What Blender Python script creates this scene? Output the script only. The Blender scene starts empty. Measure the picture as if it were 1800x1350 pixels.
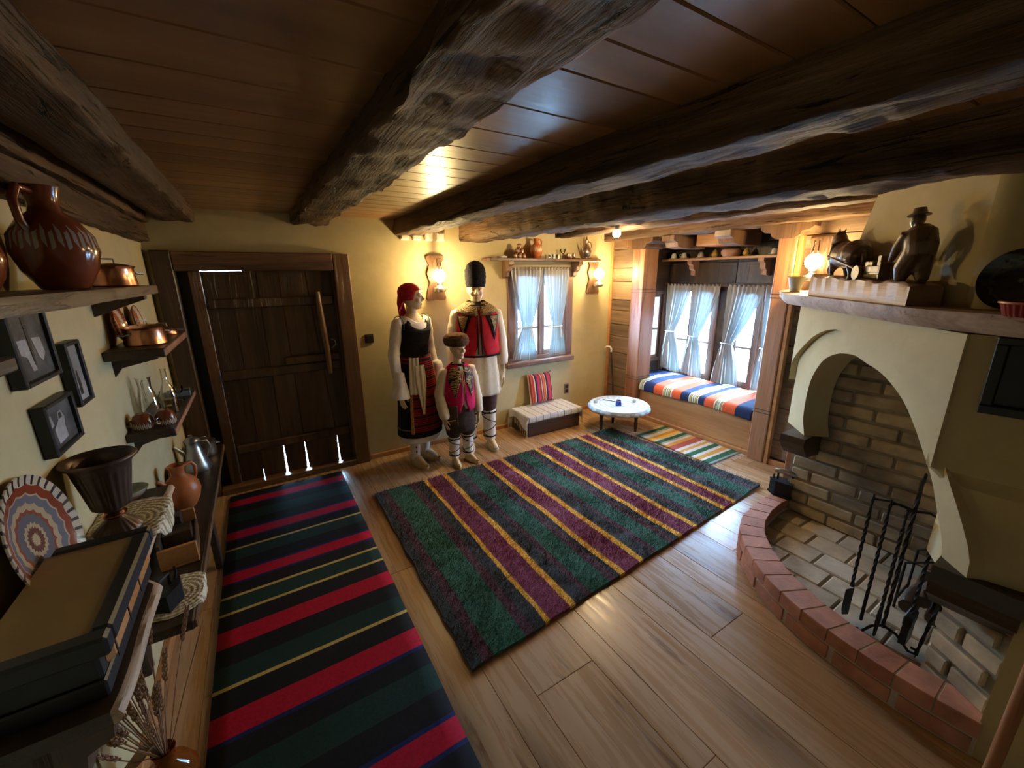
import bpy, bmesh, math, random
import numpy as np
from mathutils import Matrix, Vector, noise as mnoise
random.seed(7)
C = bpy.context.scene.collection
SC = bpy.context.scene
PI = math.pi
# ------------------------------------------------------------------ camera, world, exposure
cam_d = bpy.data.cameras.new('camera'); cam = bpy.data.objects.new('camera', cam_d); C.objects.link(cam)
cam_d.sensor_width = 36.0; cam_d.lens = 715.0 / 1800.0 * 36.0; cam_d.clip_start = 0.02
R_ = Matrix(((0.8488, 0.1463, -0.5081), (-0.5286, 0.2149, -0.8212), (-0.0109, 0.9656, 0.2600)))
q_ = R_.to_quaternion(); q_.normalize()
cam.matrix_world = Matrix.Translation((0, 0, 1.72)) @ q_.to_matrix().to_4x4()
SC.camera = cam
SC.view_settings.view_transform = 'Standard'; SC.view_settings.look = 'None'
SC.view_settings.gamma = 1.0; SC.view_settings.use_curve_mapping = False
SC.view_settings.exposure = 0.85
world = bpy.data.worlds.new('world'); SC.world = world; world.use_nodes = True
bg = world.node_tree.nodes['Background']
bg.inputs[0].default_value = (0.38, 0.65, 1.0, 1); bg.inputs[1].default_value = 140.0
try:
    SC.cycles.max_bounces = 10; SC.cycles.diffuse_bounces = 5; SC.cycles.sample_clamp_indirect = 6.0
    SC.cycles.transparent_max_bounces = 12; SC.cycles.caustics_reflective = False; SC.cycles.caustics_refractive = False
except Exception: pass
def portal(loc, rot, sx, sy):
    l = bpy.data.lights.new('window_portal', 'AREA'); l.shape = 'RECTANGLE'; l.size = sx; l.size_y = sy
    l.cycles.is_portal = True
    o = bpy.data.objects.new('window_portal', l); o.location = loc; o.rotation_euler = rot; C.objects.link(o)
portal((4.72, 2.70, 1.02), (0, PI/2, 0), 1.3, 1.6)
portal((2.80, 4.14, 1.28), (-PI/2, 0, 0), 0.9, 1.1)
portal((4.24, 3.66, 1.02), (-PI/2, 0, 0), 0.6, 1.1)

# ------------------------------------------------------------------ mesh helpers
PM = {}
def wmat(o):
    if o is None: return Matrix.Identity(4)
    return PM[o.name] if o.name in PM else wmat(o.parent)
class MB:
    def __init__(s): s.v = []; s.f = []
    def add(s, vs, fs):
        n = len(s.v); s.v += [tuple(v) for v in vs]; s.f += [tuple(i + n for i in f) for f in fs]; return s
    def box(s, x0, x1, y0, y1, z0, z1, M=None, c=0.0):
        if x0 > x1: x0, x1 = x1, x0
        if y0 > y1: y0, y1 = y1, y0
        if z0 > z1: z0, z1 = z1, z0
        if c <= 0:
            vs = [(x, y, z) for x in (x0, x1) for y in (y0, y1) for z in (z0, z1)]
            fs = [(0, 1, 3, 2), (4, 6, 7, 5), (0, 4, 5, 1), (2, 3, 7, 6), (0, 2, 6, 4), (1, 5, 7, 3)]
        else:
            c = min(c, (x1-x0)*.4, (y1-y0)*.4, (z1-z0)*.4)
            vs = []; idx = {}
            lo = (x0, y0, z0); hi = (x1, y1, z1)
            for k in range(8):
                sg = [(k >> a) & 1 for a in range(3)]
                for a in range(3):
                    p = []
                    for b in range(3):
                        e = hi[b] if sg[b] else lo[b]
                        if b != a: e += -c if sg[b] else c
                        p.append(e)
                    idx[(k, a)] = len(vs); vs.append(tuple(p))
            fs = []
            for a in range(3):
                b, d = (a+1) % 3, (a+2) % 3
                for sa in (0, 1):
                    ks = [(sa << a) | (p << b) | (q << d) for p, q in ((0, 0), (1, 0), (1, 1), (0, 1))]
                    fs.append([idx[(k, a)] for k in ks])
                for sb in (0, 1):
                    for sd in (0, 1):
                        k0 = (sb << b) | (sd << d); k1 = k0 | (1 << a)
                        fs.append([idx[(k0, b)], idx[(k1, b)], idx[(k1, d)], idx[(k0, d)]])
            for k in range(8): fs.append([idx[(k, 0)], idx[(k, 1)], idx[(k, 2)]])
        if M is not None: vs = [M @ Vector(v) for v in vs]
        return s.add(vs, fs)
    def loft(s, rings, cap0=True, cap1=True, closed=True):
        n = len(rings[0]); vs = [p for r in rings for p in r]; fs = []
        for i in range(len(rings)-1):
            for j in range(n if closed else n-1):
                k = (j+1) % n
                fs.append((i*n+j, i*n+k, (i+1)*n+k, (i+1)*n+j))
        if cap0: fs.append(tuple(range(n))[::-1])
        if cap1: fs.append(tuple((len(rings)-1)*n + j for j in range(n)))
        return s.add(vs, fs)
    def ell(s, prof, n=20, M=None, fn=None, cap0=True, cap1=True):
        # prof: (cx, cy, z, rx, ry)
        rings = []
        for (cx, cy, z, rx, ry) in prof:
            r = []
            for j in range(n):
                a = 2*PI*j/n
                p = Vector((cx + rx*math.cos(a), cy + ry*math.sin(a), z))
                if fn: p = Vector(fn(p, a))
                r.append(M @ p if M is not None else p)
            rings.append(r)
        return s.loft(rings, cap0, cap1)
    def lathe(s, prof, n=24, c=(0, 0, 0), M=None, fn=None, cap0=True, cap1=True):
        T = Matrix.Translation(c) if M is None else M
        return s.ell([(0, 0, z, max(r, 1e-4), max(r, 1e-4)) for r, z in prof], n, T, fn, cap0, cap1)
    def tube(s, pts, r, n=8, flat=1.0, cap=True):
        pts = [Vector(p) for p in pts]; rs = r if isinstance(r, (list, tuple)) else [r]*len(pts)
        rings = []; up = None
        for i, p in enumerate(pts):
            t = (pts[min(i+1, len(pts)-1)] - pts[max(i-1, 0)]).normalized()
            if up is None:
                up = Vector((0, 0, 1)) if abs(t.z) < .9 else Vector((1, 0, 0))
            a = (up - t*up.dot(t)).normalized(); b = t.cross(a); up = a
            rings.append([p + a*rs[i]*math.cos(2*PI*j/n)*flat + b*rs[i]*math.sin(2*PI*j/n) for j in range(n)])
        return s.loft(rings, cap, cap)
    def sphere(s, c, rx, ry=None, rz=None, n=16, m=10, M=None):
        ry = ry or rx; rz = rz or rx
        prof = [(0, 0, -rz*math.cos(PI*i/m), max(rx*math.sin(PI*i/m), 1e-4), max(ry*math.sin(PI*i/m), 1e-4)) for i in range(m+1)]
        T = Matrix.Translation(c) if M is None else Matrix.Translation(c) @ M
        return s.ell(prof, n, T)
    def prism(s, poly, a0, a1, plane='xy', M=None):
        def P(u, v, w): return {'xy': (u, v, w), 'xz': (u, w, v), 'yz': (w, u, v)}[plane]
        n = len(poly)
        vs = [P(u, v, a0) for u, v in poly] + [P(u, v, a1) for u, v in poly]
        if M is not None: vs = [M @ Vector(v) for v in vs]
        fs = [tuple(range(n))[::-1], tuple(range(n, 2*n))] + [(i, (i+1) % n, n+(i+1) % n, n+i) for i in range(n)]
        return s.add(vs, fs)
    def grid(s, fn, nu, nv):
        vs = [fn(i/nu, j/nv) for j in range(nv+1) for i in range(nu+1)]
        fs = [(j*(nu+1)+i, j*(nu+1)+i+1, (j+1)*(nu+1)+i+1, (j+1)*(nu+1)+i) for j in range(nv) for i in range(nu)]
        return s.add(vs, fs)
    def build(s, name, m, parent=None, world=False, smooth=False, label=None, kind=None, fix=True, ang=None):
        me = bpy.data.meshes.new(name)
        vs = s.v
        if world and parent is not None:
            I = wmat(parent).inverted(); vs = [tuple(I @ Vector(v)) for v in vs]
        me.from_pydata(vs, [], s.f)
        if fix:
            b = bmesh.new(); b.from_mesh(me); bmesh.ops.recalc_face_normals(b, faces=b.faces); b.to_mesh(me); b.free()
        if m is not None:
            for mm in (m if isinstance(m, (list, tuple)) else [m]): me.materials.append(mm)
        if smooth or ang:
            me.polygons.foreach_set('use_smooth', [True]*len(me.polygons))
            if ang is None: ang = 50
            try: me.set_sharp_from_angle(angle=math.radians(ang))
            except Exception: pass
        o = bpy.data.objects.new(name, me); C.objects.link(o)
        if parent is not None: o.parent = parent
        if label: o['label'] = label
        if kind: o['kind'] = kind
        return o
def thing(name, label, cat, loc=(0, 0, 0), rz=0.0, group=None):
    o = bpy.data.objects.new(name, None); C.objects.link(o); o.empty_display_size = .05
    o.location = loc; o.rotation_euler = (0, 0, rz); o['label'] = label; o['category'] = cat
    if group: o['group'] = group
    PM[o.name] = Matrix.Translation(loc) @ Matrix.Rotation(rz, 4, 'Z')
    return o
def tag(o, label, cat, group=None):
    o['label'] = label; o['category'] = cat
    if group: o['group'] = group
    return o
def dup(root, loc, rz=0.0, label=None, group=None):
    r = root.copy(); C.objects.link(r); r.location = loc; r.rotation_euler = (0, 0, rz)
    if label: r['label'] = label
    if group: r['group'] = group
    for ch in list(root.children):
        c = ch.copy(); C.objects.link(c); c.parent = r
        for g in ch.children:
            d = g.copy(); C.objects.link(d); d.parent = c
    return r
def rot(rx=0, ry=0, rz=0): return Matrix.Rotation(rz, 4, 'Z') @ Matrix.Rotation(ry, 4, 'Y') @ Matrix.Rotation(rx, 4, 'X')
def tr(x, y, z): return Matrix.Translation((x, y, z))
def lerp(a, b, t): return a + (b-a)*t
def interp(t, tab):
    for (a, x), (b, y) in zip(tab, tab[1:]):
        if t <= b: return x + (y-x)*max(0, (t-a))/(b-a)
    return tab[-1][1]

# ------------------------------------------------------------------ materials
class NT:
    def __init__(s, name):
        s.m = bpy.data.materials.new(name); s.m.use_nodes = True; s.t = s.m.node_tree
        s.b = s.t.nodes['Principled BSDF']; s.out = s.t.nodes['Material Output']
    def n(s, ty, **kw):
        x = s.t.nodes.new(ty)
        for k, v in kw.items(): setattr(x, k, v)
        return x
    def l(s, a, b): s.t.links.new(a, b)
    def coord(s, scale=(1, 1, 1), rotz=0.0, rnd=0.0):
        tc = s.n('ShaderNodeTexCoord'); mp = s.n('ShaderNodeMapping'); mp.inputs['Scale'].default_value = scale
        mp.inputs['Rotation'].default_value = (0, 0, rotz)
        s.l(tc.outputs['Object'], mp.inputs['Vector'])
        if rnd:
            oi = s.n('ShaderNodeObjectInfo'); mu = s.n('ShaderNodeMath', operation='MULTIPLY'); mu.inputs[1].default_value = rnd
            s.l(oi.outputs['Random'], mu.inputs[0]); cb = s.n('ShaderNodeCombineXYZ')
            for i in range(3): s.l(mu.outputs[0], cb.inputs[i])
            s.l(cb.outputs[0], mp.inputs['Location'])
        return mp.outputs['Vector']
    def noise(s, vec, scale, detail=4, rough=.55, dist=0.0):
        x = s.n('ShaderNodeTexNoise'); x.inputs['Scale'].default_value = scale; x.inputs['Detail'].default_value = detail
        x.inputs['Roughness'].default_value = rough; x.inputs['Distortion'].default_value = dist
        s.l(vec, x.inputs['Vector']); return x.outputs['Fac']
    def ramp(s, fac, stops, interp='LINEAR'):
        r = s.n('ShaderNodeValToRGB'); r.color_ramp.interpolation = interp
        e = r.color_ramp.elements
        while len(e) < len(stops): e.new(0.5)
        for i, (p, c) in enumerate(stops): e[i].position = p; e[i].color = (*c, 1) if len(c) == 3 else c
        s.l(fac, r.inputs[0]); return r.outputs[0]
    def mix(s, fac, a, b, mode='MIX'):
        x = s.n('ShaderNodeMix', data_type='RGBA', blend_type=mode)
        if isinstance(fac, (int, float)): x.inputs[0].default_value = fac
        else: s.l(fac, x.inputs[0])
        for i, v in ((6, a), (7, b)):
            if isinstance(v, tuple): x.inputs[i].default_value = (*v, 1) if len(v) == 3 else v
            else: s.l(v, x.inputs[i])
        return x.outputs[2]
    def math(s, op, a, b=None):
        x = s.n('ShaderNodeMath', operation=op)
        for i, v in ((0, a), (1, b)):
            if v is None: continue
            if isinstance(v, (int, float)): x.inputs[i].default_value = v
            else: s.l(v, x.inputs[i])
        return x.outputs[0]
    def bump(s, h, strength=.3, dist=.01):
        x = s.n('ShaderNodeBump'); x.inputs['Strength'].default_value = strength; x.inputs['Distance'].default_value = dist
        s.l(h, x.inputs['Height']); s.l(x.outputs[0], s.b.inputs['Normal'])
    def done(s, col=None, rough=None, metal=0, spec=None):
        if col is not None:
            if isinstance(col, tuple): s.b.inputs['Base Color'].default_value = (*col, 1)
            else: s.l(col, s.b.inputs['Base Color'])
        if rough is not None:
            if isinstance(rough, (int, float)): s.b.inputs['Roughness'].default_value = rough
            else: s.l(rough, s.b.inputs['Roughness'])
        s.b.inputs['Metallic'].default_value = metal
        if spec is not None: s.b.inputs['Specular IOR Level'].default_value = spec
        return s.m
def wood(name, dark, mid, light, axis='y', scale=1.0, rough=.5, bump=.25, knots=0.0, rnd=7.0, var=.25, cracks=0.0, coat=0.0, spec=None, bd=.006):
    t = NT(name); k = 0.07
    sc = {'x': (k, 1, 1), 'y': (1, k, 1), 'z': (1, 1, k)}[axis]
    v = t.coord(tuple(a*scale for a in sc), rnd=rnd)
    big = t.noise(v, 6, 3, .5, .6); fine = t.noise(v, 55, 5, .6, .3)
    g = t.math('ADD', t.math('MULTIPLY', big, .65), t.math('MULTIPLY', fine, .35))
    col = t.ramp(g, [(.32, dark), (.5, mid), (.68, light)])
    if knots:
        kk = t.n('ShaderNodeTexVoronoi'); kk.inputs['Scale'].default_value = 2.4*scale
        s2 = {'x': (.35, 1, 1), 'y': (1, .35, 1), 'z': (1, 1, .35)}[axis]
        t.l(t.coord(s2, rnd=rnd), kk.inputs['Vector'])
        kf = t.ramp(kk.outputs['Distance'], [(0, (1, 1, 1)), (knots, (.55, .55, .55)), (knots*2.2, (0, 0, 0))])
        col = t.mix(kf, col, tuple(c*.22 for c in dark))
    if cracks:
        ck = t.noise(t.coord(tuple(a*scale*.8 for a in sc), rnd=rnd), 18, 6, .7, 1.5)
        cf = t.ramp(ck, [(.36, (1, 1, 1)), (.42, (0, 0, 0))])
        col = t.mix(t.math('MULTIPLY', cf, cracks), col, tuple(c*.2 for c in dark))
    oi = t.n('ShaderNodeObjectInfo')
    col = t.mix(1.0, col, t.ramp(oi.outputs['Random'], [(0, (1-var,)*3), (1, (1, 1, 1))]), 'MULTIPLY')
    t.bump(t.math('SUBTRACT', g, t.math('MULTIPLY', cf, .5)) if cracks else g, bump, bd)
    if coat: t.b.inputs['Coat Weight'].default_value = coat; t.b.inputs['Coat Roughness'].default_value = .25
    return t.done(col, t.ramp(fine, [(.3, (rough-.1,)*3), (.7, (rough+.12,)*3)]), 0, spec)
def plain(name, col, rough=.6, metal=0, c2=None, ns=8, bump=0, spec=None, nd=4, sc=(1, 1, 1), bs=None):
    t = NT(name)
    if c2 or bump:
        v = t.coord(sc, rnd=3.0); f = t.noise(v, ns, nd)
        if c2: col = t.ramp(f, [(.35, col), (.65, c2)])
        if bump: t.bump(t.noise(v, bs or ns*4, 5), bump, .005)
    return t.done(col, rough, metal, spec)
def glass(name, col=(1, 1, 1), rough=.0, alpha=.25):
    t = NT(name)
    mx = t.n('ShaderNodeMixShader'); tb = t.n('ShaderNodeBsdfTransparent'); gb = t.n('ShaderNodeBsdfGlossy')
    tb.inputs[0].default_value = (*col, 1); gb.inputs['Roughness'].default_value = max(rough, .02)
    fr = t.n('ShaderNodeLayerWeight'); fr.inputs[0].default_value = alpha
    t.l(fr.outputs['Fresnel'], mx.inputs[0]); t.l(tb.outputs[0], mx.inputs[1]); t.l(gb.outputs[0], mx.inputs[2])
    t.l(mx.outputs[0], t.out.inputs['Surface']); return t.m
def emit(name, col, st):
    t = NT(name); t.b.inputs['Emission Color'].default_value = (*col, 1); t.b.inputs['Emission Strength'].default_value = st
    return t.done(col, .3)
def stripes(name, axis, stops, length, off=0.0, wob=0.0, rough=.9, bump=.4, bs=220, wscale=3, noisec=.12, sheen=.0):
    """stripe bands as flat print: stops = (metres from start, colour)"""
    t = NT(name); tc = t.n('ShaderNodeTexCoord'); sx = t.n('ShaderNodeSeparateXYZ'); t.l(tc.outputs['Object'], sx.inputs[0])
    u = sx.outputs['XYZ'.index(axis.upper())]
    u = t.math('ADD', u, off)
    if wob:
        w = t.noise(t.coord((1, 1, 1)), wscale, 2); w2 = t.noise(t.coord((1, 1, 1)), 60, 2)
        u = t.math('ADD', u, t.math('MULTIPLY', t.math('SUBTRACT', w, .5), wob))
        u = t.math('ADD', u, t.math('MULTIPLY', t.math('SUBTRACT', w2, .5), wob*.35))
    u = t.math('DIVIDE', u, length)
    cur = None
    # chains of ramps of up to 30 stops
    st = [(p/length, c) for p, c in stops]
    chunks = [st[i:i+28] for i in range(0, len(st), 28)]
    for ci, ch in enumerate(chunks):
        r = t.ramp(u, ch, 'CONSTANT')
        if cur is None: cur = r
        else: cur = t.mix(t.math('GREATER_THAN', u, ch[0][0]), cur, r)
    n2 = t.noise(t.coord((1, 1, 1)), 90, 3)
    cur = t.mix(1.0, cur, t.ramp(n2, [(.3, (1-noisec*2.2,)*3), (.7, (1+noisec,)*3)]), 'MULTIPLY')
    t.bump(t.noise(t.coord((1, 1, 1)), bs, 2), bump, .004)
    if sheen: t.b.inputs['Sheen Weight'].default_value = sheen
    return t.done(cur, rough, 0, .15)

M = {}
def plaster(name, c1, c2):
    t = NT(name); v = t.coord(); f = t.noise(v, 2.5, 5, .6, .3); f2 = t.noise(v, 14, 4, .6)
    col = t.ramp(t.math('ADD', t.math('MULTIPLY', f, .7), t.math('MULTIPLY', f2, .3)), [(.3, c1), (.7, c2)])
    t.bump(t.math('ADD', f, t.math('MULTIPLY', f2, .15)), .22, .02); return t.done(col, .85, 0, .2)
M['plaster'] = plaster('lime_plaster', (.45, .375, .205), (.56, .475, .275))
M['beam'] = wood('rough_beam_wood', (.028, .015, .009), (.10, .055, .028), (.25, .15, .078), 'y', 1.6, .68, 1.0, .0, 3, .1, 1.0, spec=.3, bd=.02)
M['beamx'] = wood('rough_beam_wood_cross', (.045, .024, .014), (.13, .075, .04), (.26, .17, .10), 'x', 1.3, .55, .9, .0, 3, .1, .8)
M['ceil'] = wood('pine_ceiling_board', (.17, .078, .028), (.29, .145, .055), (.39, .21, .09), 'x', 1.0, .39, .12, .07, 9, .22, 0, .25)
M['floor'] = wood('oak_floor_board', (.36, .205, .10), (.49, .30, .16), (.57, .37, .21), 'y', .7, .27, .10, .10, 9, .25, .55)
M['dark'] = wood('dark_stained_oak', (.022, .012, .007), (.06, .033, .018), (.12, .07, .038), 'z', 1.0, .45, .5, .0, 5, .3, .5)
M['darkh'] = wood('dark_stained_oak_cross', (.022, .012, .007), (.06, .033, .018), (.12, .07, .038), 'x', 1.0, .42, .5, 0, 5, .3, .4)
M['darky'] = wood('dark_stained_oak_long', (.016, .009, .006), (.042, .024, .014), (.09, .052, .03), 'y', 1.0, .40, .4, 0, 5, .2, .3)
M['door'] = wood('old_door_plank_wood', (.035, .018, .010), (.095, .052, .026), (.18, .105, .052), 'z', 1.0, .42, .6, .06, 5, .35, .5)
M['frame'] = wood('door_frame_wood', (.06, .028, .014), (.16, .082, .04), (.28, .16, .085), 'z', 1.0, .42, .5, 0, 5, .15, .6)
M['framex'] = wood('door_lintel_wood', (.06, .028, .014), (.16, .082, .04), (.28, .16, .085), 'x', 1.0, .42, .5, 0, 5, .15, .6)
M['post'] = wood('reddish_post_wood', (.17, .06, .028), (.34, .15, .07), (.46, .24, .12), 'z', 1.0, .42, .4, 0, 5, .1, .5)
M['plankh'] = wood('grey_brown_wall_plank', (.085, .05, .03), (.20, .125, .075), (.32, .22, .14), 'y', 1.0, .5, .5, .02, 9, .5, .5)
M['orange'] = wood('orange_bench_wood', (.30, .12, .04), (.44, .20, .07), (.55, .28, .11), 'y', 1.0, .4, .15, 0, 5, .1, 0)
M['bark'] = wood('pale_live_edge_wood', (.20, .13, .08), (.42, .29, .19), (.60, .44, .31), 'y', 1.4, .6, .8, 0, 5, .1, .4)
M['carv'] = wood('carved_walnut', (.05, .028, .016), (.12, .07, .04), (.20, .12, .07), 'z', 2.0, .32, .3, 0, 5, .1, 0)
M['carvb'] = wood('carved_base_wood', (.17, .095, .055), (.28, .165, .10), (.36, .22, .14), 'x', 2.0, .42, .5, 0, 5, .1, 0)
M['black'] = plain('black_lacquer', (.007, .007, .008), .45)
M['blackm'] = plain('black_iron', (.018, .018, .02), .42, .6, bump=.3, ns=30)
M['steel'] = plain('worn_steel', (.32, .33, .34), .3, .9, (.5, .5, .5), 12)
M['copper'] = plain('polished_copper', (.55, .24, .13), .24, 1.0, (.70, .34, .20), 10)
M['tin'] = plain('tinned_copper', (.30, .25, .22), .34, .95, (.40, .34, .30), 14)
M['mortar'] = plain('grey_mortar', (.46, .42, .36), .95, 0, (.56, .52, .45), 12, .6)
M['soot'] = plain('firebox_mortar', (.24, .21, .16), .95, 0, (.33, .29, .23), 9, .6)
def brickm(name, cols, ns=9, soot=None):
    t = NT(name); oi = t.n('ShaderNodeObjectInfo'); v = t.coord(rnd=5)
    c = t.ramp(oi.outputs['Random'], [(i/max(1, len(cols)-1), q) for i, q in enumerate(cols)])
    f = t.noise(v, ns, 5); c = t.mix(1.0, c, t.ramp(f, [(.3, (.62,)*3), (.7, (1.12,)*3)]), 'MULTIPLY')
    if soot:
        s2 = t.noise(t.coord(), 2.2, 3, .5); c = t.mix(t.ramp(s2, [(.50, (0, 0, 0)), (.66, (.75,)*3)]), c, soot)
    t.bump(t.noise(v, 60, 5), .5, .004); return t.done(c, .85, 0, .25)
M['redbrick'] = brickm('red_hearth_brick', [(.50, .23, .16), (.56, .27, .19), (.46, .20, .14)])
M['firebrick'] = brickm('beige_firebox_brick', [(.62, .50, .33), (.53, .42, .28), (.43, .36, .26), (.68, .54, .35)], 9, (.16, .135, .11))
M['tile'] = brickm('beige_hearth_tile', [(.58, .50, .38), (.50, .43, .33), (.62, .53, .39)], 6, (.34, .28, .21))
M['skin'] = plain('mannequin_skin', (.70, .55, .36), .38, 0, spec=.5)
M['lips'] = plain('mannequin_lips', (.55, .26, .18), .4)
M['white'] = plain('white_cotton', (.78, .75, .68), .9, 0, (.84, .81, .75), 20, .3, .15)
M['cream'] = plain('cream_linen', (.70, .63, .48), .9, 0, (.78, .71, .56), 20, .35, .15)
M['blackcloth'] = plain('black_wool', (.012, .011, .013), .92, 0, (.022, .02, .022), 40, .3, .1)
M['browncloth'] = plain('dark_brown_wool', (.045, .032, .026), .95, 0, (.075, .055, .045), 40, .4, .1)
M['plum'] = plain('plum_brown_wool', (.085, .045, .045), .95, 0, (.12, .065, .06), 40, .4, .1)
M['redcloth'] = plain('red_felt', (.42, .015, .03), .85, 0, (.52, .03, .045), 12, .2, .1)
M['crimson'] = plain('crimson_felt', (.46, .012, .075), .85, 0, (.55, .02, .10), 12, .2, .1)
M['tan'] = plain('tan_leather', (.52, .36, .16), .5, 0, (.62, .45, .24), 18, .2)
M['palelth'] = plain('pale_leather', (.60, .52, .40), .5, 0, (.68, .60, .48), 18, .2)
M['furbrown'] = plain('brown_fur', (.075, .038, .022), .95, 0, (.15, .085, .05), 60, .9, .1)
M['furblack'] = plain('black_lambskin', (.010, .010, .013), .95, 0, (.025, .025, .032), 70, 1.0, .1)
M['teal'] = plain('teal_ribbon', (.04, .16, .22), .6)
M['terra'] = plain('red_terracotta', (.38, .105, .028), .38, 0, (.46, .14, .04), 8, .15)
M['glaze'] = plain('brown_glaze', (.16, .035, .014), .12, 0, (.24, .055, .02), 5)
M['gold'] = plain('gold_braid', (.55, .38, .12), .5, .3)
M['wax'] = plain('white_plastic', (.70, .68, .60), .5)
M['bluen'] = plain('blue_enamel', (.01, .05, .28), .2)
M['porc'] = plain('white_porcelain', (.62, .62, .56), .25)
M['glass'] = glass('clear_glass', (.96, .98, .98), .02, .35)
M['pane'] = glass('window_glass', (.97, .99, 1), .01, .12)
M['wire'] = plain('grey_wire', (.2, .2, .2), .5)
M['lampglow'] = emit('glowing_lamp_globe', (1.0, .70, .32), 26)
M['bulbglow'] = emit('glowing_bulb', (1.0, .78, .45), 60)

# ------------------------------------------------------------------ the room shell
def struct(o): o['kind'] = 'structure'; return o
XL, XR, YB, YF, ZC = -0.60, 3.85, 3.83, -1.5, 2.20
fl = struct(MB().box(XL-.2, 5.0, YF-.2, 4.3, -.12, -.030).build('floor', M['darkh']))
seams = [-.60, -.43, -.17, .08, .33, .63, .77, 1.08, 1.20, 1.50, 1.65, 1.93, 2.07, 2.36, 2.55, 2.83, 2.98, 3.25, 3.42, 3.66, 3.85]
for i, (a, b) in enumerate(zip(seams, seams[1:])):
    ys = [YF] + sorted({round(YF + ((i*1.37) % 1.9) + k*1.95, 2) for k in range(1, 3) if YF + ((i*1.37) % 1.9) + k*1.95 < YB-.3}) + [YB]
    for p, q in zip(ys, ys[1:]):
        MB().box(a+.0006, b-.0006, p+.0008, q-.0008, -.028, 0, c=.0016).build('plank', M['floor'], fl)
cl = struct(MB().box(XL-.2, 5.0, YF-.2, 4.3, ZC+.03, ZC+.12).build('ceiling', M['darkh']))
cs = [-1.5, -1.25, -1.0, -.78, -.56, -.36, -.18, 0, .16, .30, .447, .60, .76, .91, 1.155, 1.38, 1.60, 1.76, 1.92, 2.08, 2.25, 2.41, 2.58, 2.74, 2.91, 3.07, 3.23, 3.40, 3.56, 3.72, 3.84]
for i, (a, b) in enumerate(zip(cs, cs[1:])):
    xs = [XL-.05, [1.26, .44, 2.15][i % 3], XR+.05]
    for p, q in zip(xs, xs[1:]):
        MB().box(p+.001, q-.001, a+.0015, b-.0015, ZC, ZC+.022, c=.004).build('plank', M['ceil'], cl)
wt = .32
wb = MB()
wb.box(XL-.2, -.46, YB, YB+wt, 0, ZC+.05); wb.box(-.46, .60, YB, YB+wt, 1.79, ZC+.05); wb.box(.60, 2.37, YB, YB+wt, 0, ZC+.05)
wb.box(2.37, 3.20, YB, YB+wt, 0, .74); wb.box(2.37, 3.20, YB, YB+wt, 1.79, ZC+.05); wb.box(3.20, 3.98, YB, YB+wt, 0, ZC+.05)
struct(wb.build('wall_back', M['plaster']))
struct(MB().box(XL-.2, XL, YF-.2, YB, 0, ZC+.05).build('wall_left', M['plaster']))
struct(MB().box(XL-.2, 5.0, YF-.2, YF, 0, ZC+.05).build('wall_front', M['plaster']))
# right wall: thick core, plank facing, the bay alcove cut through between the two posts
wr = struct(MB().box(XR+.03, XR+.2, 3.48, YB+.05, -.02, ZC+.05).box(XR+.03, XR+.9, YF, 1.84, -.02, ZC+.05).build('wall_right', M['darkh']))
zz = [0.06, .30, .54, .74, .95, 1.10, 1.27, 1.40, 1.62, 1.78, 2.0, 2.17]
for (y0, y1) in ((3.46, 3.80), (1.10, 1.70)):
    for a, b in zip(zz, zz[1:]):
        o = MB().box(XR, XR+.03, y0, y1, a+.002, b-.002, c=.006).build('plank', M['plankh'], wr)
# corner board and baseboards
struct(MB().box(XR-.02, XR+.03, 3.795, YB, 0, 2.17, c=.004).build('trim_1', M['orange']))
for n, a in (('baseboard_back', (.74, 3.84, YB-.022, YB, 0, .045)), ('baseboard_left', (XL, XL+.028, YF, YB-.03, 0, .06)), ('baseboard_right', (XR-.03, XR, 1.2, 1.69, 0, .05))):
    struct(MB().box(*a, c=.004).build(n, M['orange']))
# the bay alcove
al = MB()
al.box(XR+.03, 4.74, 3.50, 3.83, -.02, .62).box(XR+.03, 4.10, 3.50, 3.83, .62, ZC+.05).box(4.46, 4.74, 3.50, 3.83, .62, ZC+.05).box(4.10, 4.46, 3.50, 3.83, 1.50, ZC+.05)
al.box(4.55, 4.74, 1.7, 3.5, -.02, .43).box(4.55, 4.74, 1.7, 3.5, 1.58, ZC+.05).box(4.55, 4.74, 2.62, 2.79, .43, 1.58).box(4.55, 4.74, 1.7, 2.0, .43, 1.58).box(4.55, 4.74, 3.42, 3.5, .43, 1.58)
struct(al.build('wall_bay', M['darkh']))
for a, b in ((1.60, 1.78), (1.78, 2.0), (2.0, 2.2)):
    pass
for (y0, y1) in ((1.85, 2.62), (2.62, 3.5)):
    for a, b in ((1.60, 1.83), (1.83, 2.02), (2.02, 2.2)):
        struct(MB().box(4.535, 4.55, y0+.002, y1-.002, a+.002, b-.002, c=.004).build('plank', M['dark'], bpy.data.objects['wall_bay']))

def post(name, x0, x1, y0, y1, z0, z1, m, groove=True):
    b = MB().box(x0, x1, y0, y1, z0, z1, c=.008)
    o = struct(b.build(name, m))
    if groove:
        for k, z in enumerate((.47, .50, 1.50, 1.53)):
            MB().box(x0-.003, x1, y0-.003, y1+.003, z, z+.006).build('groove', M['dark'], o)
    return o
post('trim_2', 3.79, 4.02, 3.26, 3.43, 0, 2.0, M['post'])
post('trim_3', 3.79, 4.02, 1.725, 1.87, 0, 2.0, M['post'])
struct(MB().box(3.82, 3.86, 3.43, 3.46, 0, 2.0, c=.003).build('trim_4', M['orange']))
struct(MB().box(3.80, 3.86, 1.69, 1.722, 0, 2.0, c=.003).build('trim_5', M['orange']))
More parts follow.
